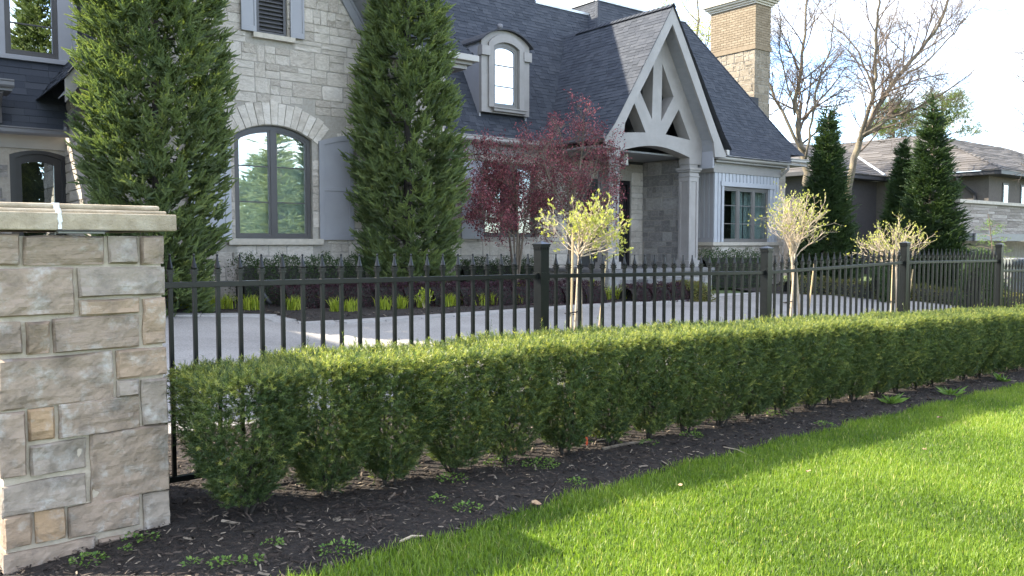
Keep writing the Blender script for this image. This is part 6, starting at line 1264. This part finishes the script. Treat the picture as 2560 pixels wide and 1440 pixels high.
for i, (x, y) in enumerate(((1062, 768), (1300, 752), (1350, 750), (1478, 738))):
    p = gp(x, y + 6); rr2 = np.random.default_rng(i); n = 160; az = rr2.uniform(0, 6.28, n); el = rr2.uniform(.2, 1.4, n); r_ = rr2.uniform(.08, .20, n); P = np.stack([np.cos(az) * np.cos(el) * r_, np.sin(az) * np.cos(el) * r_, .08 + np.sin(el) * r_ * 1.5], 1); V, Fc, T = leaves(P, rdir(n, rr2), norm(P + rr2.normal(0, .1, (n, 3))), .05, .026, rr2, rr2.uniform(0, 1, n)); o = empty('spurge_plant', p); npmesh('leaves', V, Fc, M['tuft'], o, tint=T); m = MB()
    for q in range(7): m.tube([(0, 0, -.03), (math.cos(q) * .05, math.sin(q) * .05, .12), (math.cos(q) * .12, math.sin(q) * .12, .24)], .004, 4)
    m.build('stems', M['tan_branch'], o); tag(o, ['small yellow leafy plant in the middle of the barberry row', 'small yellow leafy plant left of the first fence post', 'small yellow leafy plant half behind the first fence post', 'small yellow leafy plant right of the first staked tree'][i], 'plant')
# low hedge on the far side of the drive
leaf_block('low_hedge', [p + HV * .35 for p in EDGE_R[1:]], .6, .42, M['lowhedge'], 91, 9000, .05, 'low bronze-green clipped hedge on the far side of the drive', 'hedge')
# garden spotlight in the house bed
p = gp(672, 772); sl = empty('garden_spotlight', p, .6); m = MB(); m.tube([(0, 0, -.05), (0, 0, .10)], .012, 8); m.box(-.05, .05, -.04, .04, -.02, .012); m.build('spike', M['lamp_metal'], sl); m = MB(); m.tube([(.03, 0, .08), (-.02, 0, .13), (-.10, .0, .25)], [.03, .042, .046], 12); m.build('lamp_head', M['lamp_metal'], sl); tag(sl, 'small black garden spotlight tilted up in the house bed', 'lamp')
# ---- weeds, sticks and leaves in the front bed
def weed(px, py, r, n, seed, lab):
    rng = np.random.default_rng(seed); p = gp(px, py); az = rng.uniform(0, 6.28, n); rr_ = r * np.sqrt(rng.uniform(0, 1, n)); P = np.stack([np.cos(az) * rr_, np.sin(az) * rr_, .012 + rng.uniform(0, .03, n) * (1 - rr_ / r) + .005], 1); D = norm(np.stack([np.cos(az), np.sin(az), rng.uniform(0, .8, n)], 1) + rng.normal(0, .5, (n, 3))); V, Fc, T = leaves(P, np.tile(np.array([[0, 0, 1.]]), (n, 1)) + rng.normal(0, .3, (n, 3)), D, rng.uniform(.010, .022, n), rng.uniform(.008, .015, n), rng, rng.uniform(0, 1, n))
    o = npmesh('weed', V, Fc, M['weed'], tint=T); o.location = (p.x, p.y, p.z + .006); tag(o, lab, 'weed', 'small weeds in the front mulch bed')
WD = [(222, 1412, .07, 90, 'leafy weed in the mulch near the foot of the pier'), (325, 1357, .035, 26, 'tiny pale weed in the mulch right below the pier corner'), (372, 1357, .045, 40, 'small pale weed right of the tiny one below the pier corner'), (315, 1386, .03, 20, 'tiniest weed near the foot of the pier'), (550, 1422, .05, 60, 'bright weed at the bottom of the bed near the lawn'), (482, 1422, .035, 26, 'small weed left of the bright one at the bed bottom'), (680, 1372, .045, 36, 'small weed in the mulch below the second yew'), (630, 1412, .05, 46, 'weed at the edge of the lawn below the second yew'), (850, 1385, .09, 90, 'spreading weed along the lawn edge in the lower bed'), (1130, 1205, .09, 110, 'spreading weed patch under the third yew'), (1250, 1165, .10, 120, 'weed patch in the shade in the middle of the bed'), (1350, 1168, .12, 170, 'largest weed patch in the middle of the bed'), (1095, 1260, .05, 40, 'small weed in the mulch left of the weed patch'), (1170, 1280, .07, 70, 'sprawling weed by the lawn edge'), (1440, 1215, .06, 60, 'weed at the lawn edge below the middle of the hedge'), (1490, 1100, .06, 60, 'weed beside the orange marking tape'), (1730, 1095, .09, 100, 'flat weed with yellow flowers in the bed'), (1620, 1115, .07, 60, 'faint weed patch right of the grey stick'), (1935, 1040, .10, 110, 'weed patch in the right half of the bed'), (2060, 1068, .08, 70, 'weed at the lawn edge in the right half of the bed')]
for i, (x, y, r_, n, lab) in enumerate(WD): weed(x, y, r_, n, 300 + i, lab)
for i, (x, y) in enumerate(((2228, 1012), (2376, 990), (2505, 955))):
    rng = np.random.default_rng(i); p = gp(x, y); N = 26; az = rng.uniform(0, 6.28, N); D = np.stack([np.cos(az), np.sin(az), rng.uniform(.2, 1.0, N)], 1); V, Fc, T = leaves(rng.normal(0, .02, (N, 3)) * np.array([1, 1, 0]), rdir(N, rng), D, rng.uniform(.09, .17, N), .028, rng, rng.uniform(.2, .9, N)); o = npmesh('dandelion_rosette', V, Fc, M['weed'], tint=T); o.location = (p.x, p.y, p.z + .01); tag(o, ['dandelion rosette in the mulch, left one of three', 'dandelion rosette in the mulch, middle one of three', 'dandelion rosette by the lawn edge, right one of three'][i], 'weed', 'dandelion rosettes at the right of the bed')
for i, (x, y) in enumerate(((1718, 1078), (1737, 1082))):
    p = gp(x, y + 8); m = MB(); m.tube([(0, 0, 0), (.004, 0, .05)], .002, 4); m.lathe([(0, .062), (.009, .060), (.011, .054), (.004, .047)], 8, (.004, 0)); o = m.build('yellow_flower', M['bud']); o.location = p; tag(o, ['yellow flower in the bed, left of two', 'yellow flower in the bed, right of two'][i], 'flower')
def stick(p, q, r, mat, lab, lift=.012):
    a, b = gp(*p), gp(*q); c = (a + b) / 2; m = MB(); m.tube([a - a, (c - a) + Vector((0, 0, lift)), b - a], [r, r * .9, r * .6], 6); o = m.build('stick', M[mat]); o.location = a + Vector((0, 0, .014)); tag(o, lab, 'stick')
stick((1505, 1128), (1632, 1108), .012, 'bark', 'thick grey stick lying on the mulch right of the orange tape'); stick((1490, 1106), (1560, 1103), .005, 'tan_branch', 'thin pale stick above the thick grey stick'); stick((1808, 1122), (1878, 1145), .004, 'tan_branch', 'thin straw-coloured stick by the lawn edge'); stick((1000, 1362), (1058, 1348), .007, 'tan_branch', 'pale wood splinter at the lower lawn edge'); stick((2170, 985), (2280, 995), .003, 'tan_branch', 'long thin twig in the bed at the right'); stick((2330, 962), (2410, 950), .003, 'tan_branch', 'curved thin twig near the dandelions')
def dleaf(px, py, s, lab, up=.02):
    p = gp(px, py); m = MB(); rr_ = random.Random(px); pts = [(math.cos(k * .7) * s * rr_.uniform(.6, 1), math.sin(k * .7) * s * .7 * rr_.uniform(.6, 1), rr_.uniform(0, s * .6)) for k in range(9)]; n0 = len(m.v); m.v += pts + [(0, 0, s * .15)]; m.f += [(n0 + k, n0 + (k + 1) % 9, n0 + 9) for k in range(9)]; o = m.build('dry_leaf', M['dead_leaf']); o.location = p + Vector((0, 0, up)); tag(o, lab, 'leaf')
dleaf(1338, 1272, .035, 'curled brown leaf at the edge of the lawn'); dleaf(1700, 1236, .018, 'small brown leaf standing in the lawn', .05); dleaf(2020, 1200, .02, 'tan leaf lying high in the lawn', .05); dleaf(2350, 1060, .03, 'larger tan leaf in the lawn at the right', .05); dleaf(2310, 1142, .018, 'small tan leaf in the lawn at the right', .05); dleaf(415, 1300, .02, 'small rust leaf beside the pier foot')
rl = np.random.default_rng(2); p = gp(1265, 1135); n = 60; V, Fc, T = leaves(rl.normal(0, .022, (n, 3)) * np.array([1.3, .6, .25]), rdir(n, rl), rdir(n, rl), .045, .014, rl, rl.uniform(0, 1, n)); o = npmesh('dead_sprig', V, Fc, M['dead_leaf'], tint=T); o.location = p + Vector((0, 0, .03)); tag(o, 'rust-brown dead yew sprig under the hedge', 'sprig')
# ---- thin young larch behind the fence and a parked car at the right edge
b_ = base_at(2478, 20.0); o = empty('young_larch', b_); rng = random.Random(3); m = MB(); d = ray(2468, 535); topz = (Vector((0, 0, EYE)) + d * (20 / d.y)).z - b_.z; m.tube([(0, 0, -.1), (.05, 0, topz * .6), (-.10, 0, topz)], [.035, .02, .006], 6); P = []
for i in range(34):
    z = topz * (.15 + .8 * i / 34); a = i * 2.4; L_ = (1 - z / topz) * .95 + .18; e = Vector((math.cos(a) * L_, math.sin(a) * L_, z + .05 * L_ - .10 * L_ * L_)); m.tube([(0, 0, z), e * .5 + Vector((0, 0, z * .5 + .05)), e], [.009, .006, .003], 4); P += [tuple(Vector((0, 0, z)).lerp(e, rng.uniform(.3, 1.0)) + Vector((rng.gauss(0, .04), rng.gauss(0, .04), rng.gauss(0, .03)))) for _ in range(45)]
m.build('trunk', M['twig'], o); P = np.array(P); r2 = np.random.default_rng(9); V, Fc, T = leaves(P, rdir(len(P), r2), rdir(len(P), r2), .05, .012, r2, r2.uniform(0, 1, len(P))); npmesh('crown', V, Fc, M['weed'], o, tint=T); tag(o, 'thin young larch standing before the far stone parapet', 'tree')
leaf_block('evergreen_shrub', [base_at(2440, 19.5) + Vector((0, 0, .1)), base_at(2480, 19.5)], 1.3, 1.35, M['box'], 95, 7000, .06, 'dense dark evergreen shrub behind the fence at the right', 'shrub', rnd=.55)
leaf_block('evergreen_shrub', [base_at(2195, 21.5), base_at(2215, 21.5)], .9, .8, M['box'], 96, 3500, .055, 'small dark shrub beyond the drive below the tallest spruce', 'shrub', rnd=.55)
cp = Vector((0, 0, EYE)) + ray(2600, 690) * (24.0 / ray(2600, 690).y); car = empty('parked_car', (cp.x, cp.y, -.42), HROT + 1.2)
body = [(-2.1, .35), (-2.05, .75), (-1.2, .92), (-.6, 1.38), (.7, 1.40), (1.5, .98), (2.1, .9), (2.15, .4)]; plate('body', body, [], -.85, .85, M['car_paint'], car, bevel=.06); plate('side_window', [(-1.0, .95), (-.55, 1.32), (.65, 1.33), (1.2, .98)], [], -.865, .865, M['glass_dark'], car)
m = MB(); m.hexa([(-1.22, -.7, .93), (-1.19, -.7, .93), (-.62, -.66, 1.37), (-.65, -.66, 1.37), (-1.22, .7, .93), (-1.19, .7, .93), (-.62, .66, 1.37), (-.65, .66, 1.37)]); m.build('windscreen', M['glass_sky'], car)
for (x, y) in ((-1.35, -.88), (1.35, -.88), (-1.35, .88), (1.35, .88)): m = MB(); m.tube([(x, y - .1, .33), (x, y + .1, .33)], .33, 18); m.build('wheel', M['rubber'], car)
tag(car, 'silver car parked beyond the fence at the right edge', 'car')

# twiggy bare shrub at the right end of the house
rng = random.Random(17); p = at_house(1985, .2); o = empty('bare_shrub', p); mb = MB(); tips = []
cfg = dict(seg=[5, 4, 3], wob=[.16, .2, .22], up=[.04, .04, .03], taper=[.5, .45, .4], sides=[5, 3, 3], kids=[6, 4], **{'from': [.25, .2]}, ang=[(20, 55), (25, 60)], len=[(.4, .65), (.4, .6)])
for j in range(14):
    a = j * 2.4; grow(mb, tips, Vector((rng.uniform(-.1, .1), rng.uniform(-.1, .1), -.03)), Vector((math.cos(a) * .35, math.sin(a) * .35, 1)), rng.uniform(1.3, 2.1), .014, 0, rng, cfg)
mb.build('stems', M['tan_branch'], o); tag(o, 'twiggy leafless shrub at the right corner of the stone house', 'shrub')
